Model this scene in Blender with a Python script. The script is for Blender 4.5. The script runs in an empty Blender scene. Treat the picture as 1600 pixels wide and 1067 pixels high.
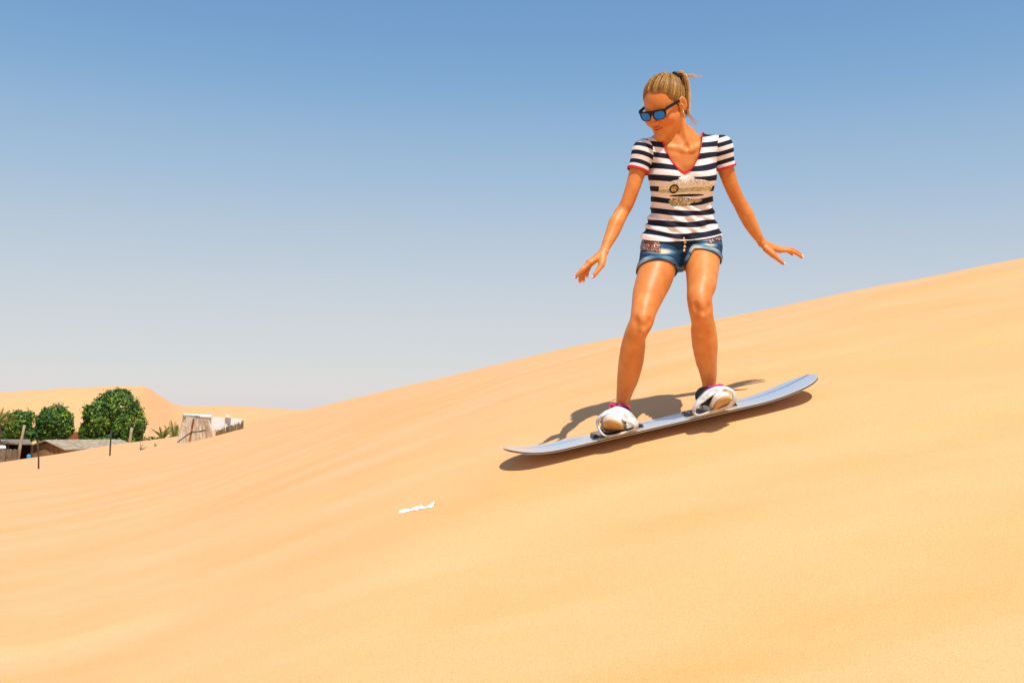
import bpy, math, random
import numpy as np
from mathutils import Vector, Matrix
random.seed(7); RNG = np.random.default_rng(7)
S = bpy.context.scene
COL = S.collection
# ------------------------------------------------------------------ camera
ZC = 1.6; FPX = 1556.0; CX, CY, HOR = 800.0, 533.5, 645.0
PITCH = math.atan((HOR-CY)/FPX)
cam = bpy.data.cameras.new('camera'); camo = bpy.data.objects.new('camera', cam); COL.objects.link(camo)
cam.sensor_width = 36.0; cam.lens = 36.0*FPX/1600.0; cam.clip_start = 0.05; cam.clip_end = 4000
camo.location = (0, 0, ZC); camo.rotation_euler = (math.pi/2+PITCH, 0, 0)
S.camera = camo
# ------------------------------------------------------------------ light
SUN = Vector((0.20, -0.51, 1.0)).normalized()
SUN_EL = math.asin(SUN.z); SUN_ROT = math.atan2(SUN.x, SUN.y)
w = bpy.data.worlds.new('World'); S.world = w; w.use_nodes = True
nt = w.node_tree; bg = nt.nodes['Background']
sky = nt.nodes.new('ShaderNodeTexSky'); sky.sky_type = 'NISHITA'; sky.sun_disc = False
sky.sun_elevation = SUN_EL; sky.sun_rotation = SUN_ROT
sky.altitude = 0; sky.air_density = 1.0; sky.dust_density = 0.3; sky.ozone_density = 1.0
# one even colour grade of the whole sky (hazier desert air, as the camera rendered it)
v1 = nt.nodes.new('ShaderNodeVectorMath'); v1.operation = 'SCALE'; v1.inputs['Scale'].default_value = .1
cu_ = nt.nodes.new('ShaderNodeRGBCurve'); v2 = nt.nodes.new('ShaderNodeVectorMath'); v2.operation = 'SCALE'; v2.inputs['Scale'].default_value = 10
for ch, pts in ((0, ((.07,.08),(.15,.185),(.215,.335),(.356,.535),(.75,.72),(1,.82))), (1, ((.12,.18),(.242,.356),(.33,.485),(.521,.62),(.76,.70),(1,.8))), (2, ((.2,.34),(.402,.61),(.509,.675),(.672,.70),(1,.78)))):
    c_ = cu_.mapping.curves[ch]; c_.points[1].location = pts[-1]
    for p_ in pts[:-1]: c_.points.new(*p_)
cu_.mapping.update()
nt.links.new(sky.outputs[0], v1.inputs[0]); nt.links.new(v1.outputs[0], cu_.inputs['Color']); nt.links.new(cu_.outputs[0], v2.inputs[0])
nt.links.new(v2.outputs[0], bg.inputs[0]); bg.inputs[1].default_value = 0.094
sl = bpy.data.lights.new('sun', 'SUN'); sl.energy = 4.6; sl.angle = math.radians(0.55); sl.color = (1.0, 0.95, 0.87)
so = bpy.data.objects.new('sun', sl); COL.objects.link(so); so.rotation_euler = SUN.to_track_quat('Z', 'Y').to_euler()
so.location = (5, -5, 20)
S.view_settings.view_transform = 'Standard'; S.view_settings.look = 'None'
S.view_settings.exposure = 0.10; S.view_settings.gamma = 1.0; S.view_settings.use_curve_mapping = False
S.render.engine = 'CYCLES'

# ------------------------------------------------------------------ helpers
def ray(px, py):
    cx = (px-CX)/FPX; cy = (CY-py)/FPX; c, s = math.cos(PITCH), math.sin(PITCH)
    return np.array([cx, c-cy*s, s+cy*c])
def P(px, py, d):                        # the point at depth d (metres along +Y) seen at a photo position
    r = ray(px, py); return r*(d/r[1])+np.array([0, 0, ZC])
def tag(o, label=None, cat=None, group=None, kind=None):
    if label: o['label'] = label
    if cat: o['category'] = cat
    if group: o['group'] = group
    if kind: o['kind'] = kind
    return o
def mesh(name, V, F, mat=None, parent=None, smooth=True, attrs=None):
    me = bpy.data.meshes.new(name)
    V = np.asarray(V, dtype=np.float32)
    if isinstance(F, np.ndarray):
        n, k = F.shape
        me.vertices.add(len(V)); me.vertices.foreach_set('co', V.ravel())
        me.loops.add(n*k); me.loops.foreach_set('vertex_index', F.astype(np.int32).ravel())
        me.polygons.add(n); me.polygons.foreach_set('loop_start', np.arange(0, n*k, k, dtype=np.int32))
        try: me.polygons.foreach_set('loop_total', np.full(n, k, dtype=np.int32))
        except Exception: pass
        me.update(calc_edges=True); me.validate()
    else:
        me.from_pydata([tuple(map(float, v)) for v in V], [], F)
    me.polygons.foreach_set('use_smooth', np.full(len(me.polygons), smooth, dtype=bool))
    for k, a in (attrs or {}).items():
        a = np.asarray(a, dtype=np.float32)
        if a.ndim == 1:
            me.attributes.new(k, 'FLOAT', 'POINT').data.foreach_set('value', a)
        else:
            me.attributes.new(k, 'FLOAT_VECTOR', 'POINT').data.foreach_set('vector', a.ravel())
    if mat: me.materials.append(mat)
    me.update()
    o = bpy.data.objects.new(name, me); COL.objects.link(o)
    if parent is not None:
        o.parent = parent
        o.matrix_parent_inverse = parent.matrix_basis.inverted()
    return o
def empty(name, loc):
    o = bpy.data.objects.new(name, None); COL.objects.link(o); o.location = tuple(loc); o.empty_display_size = 0.1
    return o
class MB:                                # collects simple pieces that belong to ONE mesh
    def __init__(s): s.V = []; s.F = []
    def add(s, V, F):
        n = len(s.V); s.V += [tuple(v) for v in V]; s.F += [tuple(i+n for i in f) for f in F]; return s
    def hexa(s, p):                      # eight corners: bottom 0-3, top 4-7
        return s.add(p, [(3,2,1,0),(4,5,6,7),(0,1,5,4),(1,2,6,5),(2,3,7,6),(3,0,4,7)])
    def slab(s, a, b, c, d, th):         # a quad with thickness
        a, b, c, d = [np.array(q, float) for q in (a, b, c, d)]
        n = np.cross(b-a, d-a); n = n/np.linalg.norm(n)*th
        return s.hexa([a, b, c, d, a+n, b+n, c+n, d+n])
    def tube(s, pts, rad, n=6):
        pts = [np.array(p, float) for p in pts]; V = []; F = []
        rad = rad if hasattr(rad, '__len__') else [rad]*len(pts)
        for i, p in enumerate(pts):
            t = pts[min(i+1, len(pts)-1)]-pts[max(i-1, 0)]; t = t/(np.linalg.norm(t)+1e-9)
            a = np.cross(t, (0.31, 0.92, 0.21)); a /= np.linalg.norm(a); b = np.cross(t, a)
            for k in range(n):
                q = 2*math.pi*k/n; V.append(p+(a*math.cos(q)+b*math.sin(q))*rad[i])
        for i in range(len(pts)-1):
            for k in range(n):
                F.append((i*n+k, i*n+(k+1) % n, (i+1)*n+(k+1) % n, (i+1)*n+k))
        F.append(tuple(range(n-1, -1, -1))); m = (len(pts)-1)*n; F.append(tuple(m+k for k in range(n)))
        return s.add(V, F)
    def build(s, name, mat, parent=None, smooth=False): return mesh(name, s.V, s.F, mat, parent, smooth)

# ------------------------------------------------------------------ materials
def nodes(m): return m.node_tree.nodes, m.node_tree.links
def mat(name, c1, c2=None, scale=8, rough=.7, metal=0, bump=0, bscale=60, detail=4, coord='Object', stretch=(1,1,1), spec=.4, attr=None, sss=0, bdist=.01):
    m = bpy.data.materials.new(name); m.use_nodes = True; N, L = nodes(m); b = N['Principled BSDF']
    b.inputs['Roughness'].default_value = rough; b.inputs['Metallic'].default_value = metal
    b.inputs['Specular IOR Level'].default_value = spec
    b.inputs['Base Color'].default_value = (*c1, 1)
    tc = N.new('ShaderNodeTexCoord'); mp = N.new('ShaderNodeMapping'); mp.inputs['Scale'].default_value = stretch
    L.new(tc.outputs[coord], mp.inputs[0])
    if c2 is not None:
        nz = N.new('ShaderNodeTexNoise'); nz.inputs['Scale'].default_value = scale; nz.inputs['Detail'].default_value = detail
        L.new(mp.outputs[0], nz.inputs['Vector'])
        r = N.new('ShaderNodeValToRGB'); r.color_ramp.elements[0].position = .33; r.color_ramp.elements[1].position = .67
        r.color_ramp.elements[0].color = (*c1, 1); r.color_ramp.elements[1].color = (*c2, 1)
        if attr:
            at = N.new('ShaderNodeAttribute'); at.attribute_name = attr; L.new(at.outputs['Fac'], r.inputs[0])
            r.color_ramp.elements[0].position = 0; r.color_ramp.elements[1].position = 1
        else: L.new(nz.outputs[0], r.inputs[0])
        L.new(r.outputs[0], b.inputs['Base Color'])
    if bump:
        n2 = N.new('ShaderNodeTexNoise'); n2.inputs['Scale'].default_value = bscale; n2.inputs['Detail'].default_value = 3
        L.new(mp.outputs[0], n2.inputs['Vector'])
        bp = N.new('ShaderNodeBump'); bp.inputs['Strength'].default_value = bump; bp.inputs['Distance'].default_value = bdist
        L.new(n2.outputs[0], bp.inputs['Height']); L.new(bp.outputs[0], b.inputs['Normal'])
    if sss:
        b.inputs['Subsurface Weight'].default_value = sss; b.inputs['Subsurface Radius'].default_value = (1, .35, .15)
        b.inputs['Subsurface Scale'].default_value = .008
    return m

# ------------------------------------------------------------------ the sandboard's place (the slope is fitted to its heel edge)
BA = P(843, 712, 4.00); BB = P(1180, 634, 4.12)
BEX = (BB-BA)/np.linalg.norm(BB-BA)
BEY = np.array([0, 1, math.tan(math.radians(5.2))]); BEY -= BEX*BEY.dot(BEX); BEY /= np.linalg.norm(BEY)
BEZ = np.cross(BEX, BEY)
BW = 0.265
def board(x, y, z): return BA+BEX*x+BEY*y+BEZ*z
h0 = board(0.15, BW, 0); h1 = board(0.85, BW, 0)
# ------------------------------------------------------------------ the dunes: one height function
GB = 0.275                                # rise away from the camera
GA = ((h1[2]-h0[2])-GB*(h1[1]-h0[1]))/(h1[0]-h0[0])
GP = h0[2]-0.004-ZC-GA*h0[0]-GB*h0[1]
SKYL = np.array([(-900,890),(-400,795),(0,722),(34,717),(76,711.5),(118,705),(160,697),(202,691),(240,687),(275,682),(335,672),(380,662),
    (430,652),(480,640),(600,611),(700,588),(800,564),(920,536),(1040,514),(1178,487.5),(1300,461.5),(1375,446),(1460,431),(1540,414),(1600,403),(1900,345),(2400,270)], float)
RDG = np.array([(-900,40),(0,45),(280,62),(480,40),(620,24),(800,14),(1040,10),(1300,9),(1600,9),(2400,9)], float)
FLOOR = ZC-4.7
def smax(a, b, k): 
    h = np.clip(.5+.5*(a-b)/k, 0, 1); return b+(a-b)*h+k*h*(1-h)
def wob(x, y, seed, f):                    # cheap smooth noise
    r = np.random.default_rng(seed); o = 0
    for i in range(5):
        a = r.uniform(0, 6.28); ff = f*(.6+.35*i); o = o+np.sin((x*math.cos(a)+y*math.sin(a))*ff+r.uniform(0, 6.28)+.8*np.sin((x*math.sin(a)-y*math.cos(a))*ff*.6))/(1+.5*i)
    return o/3
DRIFTS = [(1.05, 3.2, 3.62, .10, .022, .05), (1.75, 3.4, 4.55, .12, .020, .06), (.2, 2.6, 2.95, -.05, .012, .05), (-1.6, .3, 4.6, .25, .014, .08), (-2.4, -.3, 6.6, .2, .02, .15), (2.0, 4.6, 6.2, .1, .03, .15), (-3.6, -.9, 3.6, .12, .015, .06)]
FAR = np.array([(-1500,640),(-900,622),(-400,628),(-100,618),(0,613),(100,607),(190,603),(224,603),(236,608),(250,618),(268,629),(285,634),(350,633.5),(400,636),(440,638.5),(480,641),(560,643),(700,640),(1200,630),(2400,630)], float)
def ground(x, y):
    x = np.asarray(x, float); y = np.asarray(y, float)
    yy = np.maximum(y, 2.0); u = np.clip(x/yy, -1.1, 1.0); px = CX+u*FPX
    sk = sum(np.interp(px+o, SKYL[:,0], SKYL[:,1]) for o in (-24,-8,8,24))/4
    t = (HOR-sk)/FPX; yr = np.interp(px, RDG[:,0], RDG[:,1])
    s = 1/yy; sr = 1/yr; m = -GP
    pq = np.clip((px-60)/880, 0, 1); pw = 1.33+.67*pq*pq*(3-2*pq)
    wd = np.maximum((GB+GA*u-m*sr-t)/(m*(1-1/pw)), .01); s0 = sr+wd; k = m/(pw*wd**(pw-1))
    tau = np.where(s > s0, GB+GA*u-m*s, t-k*np.abs(s-sr)**pw)
    z = ZC+tau*yy
    ex = np.maximum(yy-yr, 0)
    z = np.where(yy > yr, ZC+t*yy-ex**2*.5/(yr*1.6+ex), z)
    z = np.where(y < 2.0, ZC+GP+GA*np.clip(x, -2.2, 2.0)+GB*y, z)
    # soft undulation, drift lines
    near = np.clip((9-np.hypot(x-.7, y-4.3))/4, 0, 1); 
    amp = .013*(1-.75*np.clip(1.6-np.hypot((x-.7)*.8, y-4.2), 0, 1))
    z = z+amp*wob(x*.7, y*1.5, 3, 1.9)*np.clip(y/3, 0, 1)*np.clip((yr-y)/yr*2+.25, .25, 1)
    hx = np.clip((x-h0[0])/(h1[0]-h0[0]), -.3, 1.25); hy = h0[1]+(h1[1]-h0[1])*hx          # sand pushed up along the board's heel edge
    z = z+(.011+.004*np.sin(x*23)+.003*np.sin(x*61))*np.exp(-((y-hy-.025)/.030)**2)*np.clip((x-h0[0]+.12)/.15, 0, 1)*np.clip((h1[0]+.12-x)/.15, 0, 1)
    for (x0, x1, yl, slope, h, bend) in DRIFTS:
        yr_ = yl+slope*(x-x0)+bend*np.sin((x-x0)/(x1-x0)*math.pi*2); dy = y-yr_
        win = np.clip((x-x0)/((x1-x0)*.3), 0, 1)*np.clip((x1-x)/((x1-x0)*.3), 0, 1); win = win*win*(3-2*win)
        z = z+h*win*np.where(dy < 0, np.exp(-(dy/.10)**2), np.exp(-(dy/.55)**2))
    z = smax(z, FLOOR+.15*wob(x, y, 5, .12), 1.2)
    # far dunes
    t2 = (HOR-np.interp(CX+np.clip(x/np.maximum(y, 30), -2, 2)*FPX, FAR[:,0], FAR[:,1]))/FPX
    right = np.clip((px-180)/200, 0, 1); right = right*right*(3-2*right)
    yd = 165+95*right
    zr = ZC+t2*yd
    g = np.where(y < yd, np.exp(-((y-yd)/(34+20*right))**2), np.exp(-((y-yd)/120)**2))
    far = FLOOR+(zr-FLOOR)*g
    z = np.where(y > 75, smax(z, far, .25), z)
    return z
def hit(px, py, lo=2.0, hi=120):
    r = ray(px, py); r = r/r[1]; ys = np.geomspace(lo, hi, 4000); zz = ZC+r[2]*ys
    gz = ground(r[0]*ys, ys); k = np.argmax(gz > zz); return np.array([r[0]*ys[k], ys[k], gz[k]])
def onground(px, d):
    x = (px-CX)/FPX*d*1.0; return np.array([x, d, float(ground(x, d))])

def sand_material():
    m = bpy.data.materials.new('sand'); m.use_nodes = True; N, L = nodes(m); b = N['Principled BSDF']
    b.inputs['Roughness'].default_value = .95; b.inputs['Specular IOR Level'].default_value = .08
    b.inputs['Sheen Weight'].default_value = .20; b.inputs['Sheen Roughness'].default_value = .5; b.inputs['Sheen Tint'].default_value = (1, .94, .80, 1)
    tc = N.new('ShaderNodeTexCoord')
    def noise(sc, det, st=(1,1,1), rot=0):
        mp = N.new('ShaderNodeMapping'); mp.inputs['Scale'].default_value = st; mp.inputs['Rotation'].default_value = (0, 0, rot)
        L.new(tc.outputs['Object'], mp.inputs[0]); n = N.new('ShaderNodeTexNoise'); n.inputs['Scale'].default_value = sc; n.inputs['Detail'].default_value = det
        L.new(mp.outputs[0], n.inputs['Vector']); return n
    big = noise(1.0, 4, (.8, 2.6, 1), .5); grain = noise(230, 5)
    r = N.new('ShaderNodeValToRGB'); e = r.color_ramp.elements
    e[0].position = .3; e[0].color = (.75, .376, .134, 1); e[1].position = .72; e[1].color = (.80, .442, .205, 1)
    L.new(big.outputs[0], r.inputs[0])
    r2 = N.new('ShaderNodeValToRGB'); e = r2.color_ramp.elements
    e[0].position = .30; e[0].color = (.78, .74, .65, 1); e[1].position = .60; e[1].color = (1.02, 1.02, 1.03, 1)
    L.new(grain.outputs[0], r2.inputs[0])
    mx = N.new('ShaderNodeMix'); mx.data_type = 'RGBA'; mx.blend_type = 'MULTIPLY'; mx.inputs[0].default_value = .8
    L.new(r.outputs[0], mx.inputs[6]); L.new(r2.outputs[0], mx.inputs[7]); L.new(mx.outputs[2], b.inputs['Base Color'])
    rip = N.new('ShaderNodeTexWave'); mp = N.new('ShaderNodeMapping'); mp.inputs['Rotation'].default_value = (0, 0, 1.25)
    L.new(tc.outputs['Object'], mp.inputs[0]); L.new(mp.outputs[0], rip.inputs['Vector'])
    rip.inputs['Scale'].default_value = 2.6; rip.inputs['Distortion'].default_value = 7; rip.inputs['Detail'].default_value = 3; rip.inputs['Detail Scale'].default_value = .7
    msk = noise(.55, 2)
    mm = N.new('ShaderNodeMath'); mm.operation = 'MULTIPLY'; L.new(rip.outputs['Fac'], mm.inputs[0]); L.new(msk.outputs[0], mm.inputs[1])
    b1 = N.new('ShaderNodeBump'); b1.inputs['Strength'].default_value = .06; b1.inputs['Distance'].default_value = .005; L.new(mm.outputs[0], b1.inputs['Height'])
    g2 = noise(170, 4)
    b2 = N.new('ShaderNodeBump'); b2.inputs['Strength'].default_value = .55; b2.inputs['Distance'].default_value = .0022; L.new(g2.outputs[0], b2.inputs['Height'])
    L.new(b1.outputs[0], b2.inputs['Normal']); L.new(b2.outputs[0], b.inputs['Normal'])
    return m
SAND = sand_material()
# polar sheet round the camera foot, dense where the camera looks, out to the horizon
ang = np.concatenate([np.linspace(-180, -42, 50)[:-1], np.linspace(-42, 42, 620), np.linspace(42, 180, 50)[1:]])
rad = np.concatenate([[.001], np.geomspace(.2, 1.8, 24)[:-1], np.linspace(1.8, 6.5, 210)[:-1], np.geomspace(6.5, 70, 170)[:-1], np.geomspace(70, 420, 110)[:-1], np.geomspace(420, 3000, 16)])
A_, R_ = np.meshgrid(np.radians(ang[:-1]), rad, indexing='ij')
gx, gy = R_*np.sin(A_), R_*np.cos(A_); gz = ground(gx, gy)
na, nr = gx.shape
V = np.stack([gx, gy, gz], -1).reshape(-1, 3)
ii = np.arange(na)[:, None]; jj = np.arange(nr-1)[None, :]; i2 = (ii+1) % na
F = np.stack([ii*nr+jj, ii*nr+jj+1, i2*nr+jj+1, i2*nr+jj], -1).reshape(-1, 4)[:, ::-1]
sand = mesh('sand_dunes', V, F.copy(), SAND); tag(sand, kind='structure')

# ------------------------------------------------------------------ implicit modelling
class Field:
    def __init__(s, lo, hi, res):
        s.lo = np.array(lo, float); s.res = res
        s.n = np.ceil((np.array(hi)-s.lo)/res).astype(int)+1
        s.f = np.full(s.n, .5, np.float32)
    def block(s, lo, hi):
        i0 = np.clip(np.floor((np.array(lo)-s.lo)/s.res).astype(int), 0, s.n-1); i1 = np.clip(np.ceil((np.array(hi)-s.lo)/s.res).astype(int)+1, 1, s.n)
        if (i1 <= i0).any(): return None
        ax = [(s.lo[a]+np.arange(i0[a], i1[a])*s.res).astype(np.float32) for a in range(3)]
        return tuple(slice(i0[a], i1[a]) for a in range(3)), ax[0][:, None, None], ax[1][None, :, None], ax[2][None, None, :]
    def merge(s, sl, d, k, mode):
        f = s.f[sl]
        if mode == 'sub': d = -d; h = np.clip(.5+.5*(d-f)/k, 0, 1); s.f[sl] = f+(d-f)*h+k*h*(1-h); return
        h = np.clip(.5+.5*(f-d)/k, 0, 1); s.f[sl] = f+(d-f)*h-k*h*(1-h)
    def cone(s, a, b, ra, rb, k=.01, mode='add', grow=0):
        a = np.array(a, float); b = np.array(b, float); ra += grow; rb += grow; m = max(ra, rb)+k+.02
        q = s.block(np.minimum(a, b)-m, np.maximum(a, b)+m)
        if q is None: return
        sl, X, Y, Z = q; e = b-a; L = float(e.dot(e))+1e-12
        t = np.clip(((X-a[0])*e[0]+(Y-a[1])*e[1]+(Z-a[2])*e[2])/L, 0, 1)
        d = np.sqrt((X-a[0]-t*e[0])**2+(Y-a[1]-t*e[1])**2+(Z-a[2]-t*e[2])**2)-(ra+(rb-ra)*t)
        s.merge(sl, d.astype(np.float32), k, mode)
    def chain(s, pts, k=.012, grow=0):
        X = np.array([[*p[0], p[1]] for p in pts]); n = len(X)
        Y = np.vstack([2*X[0]-X[1], X, 2*X[-1]-X[-2]]); out = []
        for i in range(n-1):
            a, b, c, d = Y[i:i+4]
            for t in np.arange(5)/5: out.append(.5*(2*b+(c-a)*t+(2*a-5*b+4*c-d)*t*t+(3*b-a-3*c+d)*t**3))
        out.append(X[-1]); g = Field.__new__(Field); m = max(X[:, 3])+grow+k+.03
        lo = X[:, :3].min(0)-m; hi = X[:, :3].max(0)+m; q = s.block(lo, hi)
        if q is None: return
        g.lo = s.lo+np.array([sl.start for sl in q[0]])*s.res; g.res = s.res; g.n = np.array([sl.stop-sl.start for sl in q[0]]); g.f = np.full(g.n, .5, np.float32)
        for p, r in zip(out[:-1], out[1:]): g.cone(p[:3], r[:3], p[3], r[3], .0015, grow=grow)
        s.merge(q[0], g.f, k, 'add')
    def ell(s, c, r, M=None, k=.01, mode='add', grow=0):
        c = np.array(c, float); r = np.array(r, float)+grow; M = np.eye(3) if M is None else M; m = r.max()+k+.02
        q = s.block(c-m, c+m)
        if q is None: return
        sl, X, Y, Z = q; X = X-c[0]; Y = Y-c[1]; Z = Z-c[2]
        l = [X*M[0, i]+Y*M[1, i]+Z*M[2, i] for i in range(3)]
        n = np.sqrt(sum((l[i]/r[i])**2 for i in range(3))); g = np.sqrt(sum((l[i]/r[i]**2)**2 for i in range(3)))+1e-6
        s.merge(sl, (n*(n-1)/g).astype(np.float32), k, mode)
    def func(s, lo, hi, fn, k=.01, mode='add'):
        q = s.block(lo, hi)
        if q is None: return
        sl, X, Y, Z = q; s.merge(sl, np.broadcast_to(fn(X, Y, Z), s.f[sl].shape).astype(np.float32), k, mode)
    def mesh(s):                           # surface nets -> verts, quads
        f = s.f; ins = f < 0
        cnt = np.zeros(np.array(f.shape)-1, np.int8); 
        for dx in (0, 1):
            for dy in (0, 1):
                for dz in (0, 1):
                    cnt += ins[dx:f.shape[0]-1+dx, dy:f.shape[1]-1+dy, dz:f.shape[2]-1+dz]
        act = (cnt > 0) & (cnt < 8); idx = np.argwhere(act); ID = np.full(act.shape, -1, np.int32); ID[act] = np.arange(len(idx))
        acc = np.zeros((len(idx), 3)); num = np.zeros(len(idx))
        cs = [(a, b, c) for a in (0, 1) for b in (0, 1) for c in (0, 1)]
        for c0 in cs:
            for ax in range(3):
                if c0[ax]: continue
                c1 = list(c0); c1[ax] = 1
                f0 = f[tuple((idx+np.array(c0)).T)]; f1 = f[tuple((idx+np.array(c1)).T)]
                m = (f0 < 0) != (f1 < 0); t = np.where(m, f0/(f0-f1+1e-12), 0)
                p = np.tile(np.array(c0, float), (len(idx), 1)); p[:, ax] += t
                acc[m] += p[m]; num[m] += 1
        V = s.lo+(idx+acc/num[:, None])*s.res
        Q = []
        for ax in range(3):
            a1, a2 = (ax+1) % 3, (ax+2) % 3
            sh = [slice(None)]*3; sh2 = [slice(None)]*3; sh[ax] = slice(0, -1); sh2[ax] = slice(1, None)
            cr = ins[tuple(sh)] != ins[tuple(sh2)]; e = np.argwhere(cr); e = e[(e[:, a1] > 0) & (e[:, a2] > 0) & (e[:, a1] < f.shape[a1]-1) & (e[:, a2] < f.shape[a2]-1)]
            if not len(e): continue
            o1 = np.zeros(3, int); o1[a1] = 1; o2 = np.zeros(3, int); o2[a2] = 1
            q = np.stack([ID[tuple((e-o1-o2).T)], ID[tuple((e-o2).T)], ID[tuple(e.T)], ID[tuple((e-o1).T)]], 1)
            fl = ins[tuple(e.T)]; q[~fl] = q[~fl][:, ::-1]; Q.append(q)
        return V, np.vstack(Q)
def relax(V, Q, n=2, lam=.5):
    E = np.vstack([Q[:, [0, 1]], Q[:, [1, 2]], Q[:, [2, 3]], Q[:, [3, 0]]]) if Q.shape[1] == 4 else np.vstack([Q[:, [0, 1]], Q[:, [1, 2]], Q[:, [2, 0]]])
    E = np.vstack([E, E[:, ::-1]])
    for it in range(n):
        a = np.stack([np.bincount(E[:, 0], V[E[:, 1], i], len(V)) for i in range(3)], 1); c = np.bincount(E[:, 0], minlength=len(V))[:, None]
        V = V+(a/np.maximum(c, 1)-V)*(lam if it % 2 == 0 else -lam*1.02 if n > 3 else lam)
    return V
def clip(V, T, g):                         # keep the part of a mesh where g > 0, cutting triangles exactly
    if T.shape[1] == 4: T = np.vstack([T[:, [0, 1, 2]], T[:, [0, 2, 3]]])
    ins = g[T] > 0; c = ins.sum(1); keep = [T[c == 3]]; newV = [V]; base = len(V)
    def cut(A, B):
        nonlocal base
        t = (g[A]/(g[A]-g[B]))[:, None]; newV.append(V[A]+(V[B]-V[A])*t); r = np.arange(base, base+len(A)); base += len(A); return r
    for k in range(3):
        a, b, d = k, (k+1) % 3, (k+2) % 3
        m = (c == 1) & ins[:, a]; t = T[m]
        if len(t): keep.append(np.stack([t[:, a], cut(t[:, a], t[:, b]), cut(t[:, a], t[:, d])], 1))
        m = (c == 2) & ~ins[:, a]; t = T[m]
        if len(t):
            x = cut(t[:, b], t[:, a]); y = cut(t[:, d], t[:, a])
            keep.append(np.stack([t[:, b], t[:, d], y], 1)); keep.append(np.stack([t[:, b], y, x], 1))
    V2 = np.vstack(newV); T2 = np.vstack(keep)
    q = np.round(V2*2e5).astype(np.int64); _, first, inv = np.unique(q, axis=0, return_index=True, return_inverse=True); inv = inv.ravel()
    V2 = V2[first]; T2 = inv[T2]; T2 = T2[(T2[:, 0] != T2[:, 1]) & (T2[:, 1] != T2[:, 2]) & (T2[:, 0] != T2[:, 2])]
    u, inv = np.unique(T2, return_inverse=True); return V2[u], inv.reshape(T2.shape)
def solidify(o, th, off=-1):
    m = o.modifiers.new('thickness', 'SOLIDIFY'); m.thickness = th; m.offset = off
def rot(ax, a):
    return np.array(Matrix.Rotation(math.radians(a), 3, ax))

# ------------------------------------------------------------------ person: joints read from the photo, each at its own depth
def C(*rows): return [(P(a, b, d), r) for a, b, d, r in rows]
LEG_R = C((1033,392,4.235,.081),(1024.5,430,4.16,.0755),(1014,458,4.10,.0655),(1006.5,484,4.04,.052),(1002.5,502,4.02,.0475),(994,520,4.04,.0445),(988.5,540,4.075,.0455),
          (986,562,4.105,.050),(981,590,4.135,.044),(976,612,4.16,.0335),(973,630,4.178,.0272),(972,646,4.185,.030))
LEG_L = C((1097,386,4.245,.081),(1097,418,4.15,.0685),(1095.5,444,4.075,.0575),(1093,464,4.025,.0505),(1094.5,480,4.015,.0485),(1097,497,4.035,.0455),(1100.5,516,4.07,.0475),
          (1102,538,4.105,.0505),(1104,562,4.135,.0425),(1107,586,4.17,.034),(1108,602,4.188,.0275),(1108,620,4.20,.030))
ARM_R = C((1007,235,4.13,.041),(999,260,4.13,.0355),(988,296,4.13,.0295),(979,320,4.135,.0278),(971.5,333,4.135,.0285),(963.5,348,4.11,.030),(958,362,4.095,.0275),(950,378,4.07,.0212),(943.5,393,4.05,.0165))
ARM_L = C((1126,229,4.17,.041),(1131.5,256,4.185,.0355),(1141,287,4.205,.0295),(1150.5,308,4.23,.0285),(1156.5,319,4.24,.0285),(1164.5,334,4.255,.0305),(1172.5,350,4.27,.0275),(1182,366,4.29,.0212),(1191,380,4.31,.0165))
HAND_R = dict(wrist=P(943.5,393,4.05),
    index=C((922,411,4.02,.0100),(910.5,421,4.01,.0085),(904,428,4.01,.0076),(899.5,433.5,4.013,.0064)),
    middle=C((920,410,4.04,.0100),(910.5,423,4.035,.0086),(907.5,432,4.04,.0078),(906,440,4.05,.0066)),
    ring=C((920.5,411,4.06,.0098),(914,423,4.06,.0082),(912,432,4.066,.0074),(911.5,439,4.075,.0062)),
    pinky=C((924,412,4.08,.0092),(919,421,4.083,.0074),(917.5,427,4.09,.0066),(917.5,432,4.095,.0056)),
    thumb=C((942,401,4.035,.0135),(940,413,4.01,.0115),(934,423,4.0,.0095),(926.5,432.5,3.997,.0072)))
HAND_L = dict(wrist=P(1191,380,4.31),
    index=C((1218.5,391.5,4.33,.0102),(1234,392,4.335,.0086),(1244,396,4.34,.0077),(1253,402,4.345,.0064)),
    middle=C((1219,389.5,4.35,.0102),(1235,389.5,4.36,.0086),(1245.5,394,4.365,.0077),(1252,399.5,4.37,.0064)),
    ring=C((1218,388.5,4.37,.0098),(1232,389.5,4.38,.0082),(1241,393.5,4.385,.0072),(1247,398.5,4.39,.0062)),
    pinky=C((1215,389,4.39,.0092),(1226,391,4.40,.0074),(1233,394,4.405,.0066),(1238,398,4.41,.0056)),
    thumb=C((1197,389,4.295,.0135),(1208,398,4.285,.0115),(1216.5,405.5,4.28,.0092),(1224,412,4.28,.0070)))
# torso frame
TH = P(1064, 385, 4.245); TN = P(1067, 208, 4.14)
TZ = (TN-TH)/np.linalg.norm(TN-TH); TLEN = np.linalg.norm(TN-TH)
TX = P(1126, 379, 4.26)-P(1003, 388, 4.23); TX -= TZ*TX.dot(TZ); TX /= np.linalg.norm(TX); TY = np.cross(TZ, TX)   # TY points away from the camera
TM = np.stack([TX, TY, TZ], 1)
def tpt(x, y, z): return TH+TX*x+TY*y+TZ*z
TH_H = np.array([-.12,-.06,-.02,.035,.09,.135,.175,.215,.26,.30,.34,.38,.415,.44,.47,.50])
T_A = np.array([.150,.158,.160,.156,.145,.132,.1255,.1265,.132,.138,.142,.140,.122,.098,.070,.050])
T_F = np.array([.070,.085,.092,.093,.088,.083,.080,.082,.088,.092,.090,.084,.074,.062,.050,.040])
T_B = np.array([.100,.115,.118,.105,.085,.074,.072,.076,.082,.086,.088,.086,.080,.070,.055,.045])
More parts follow.
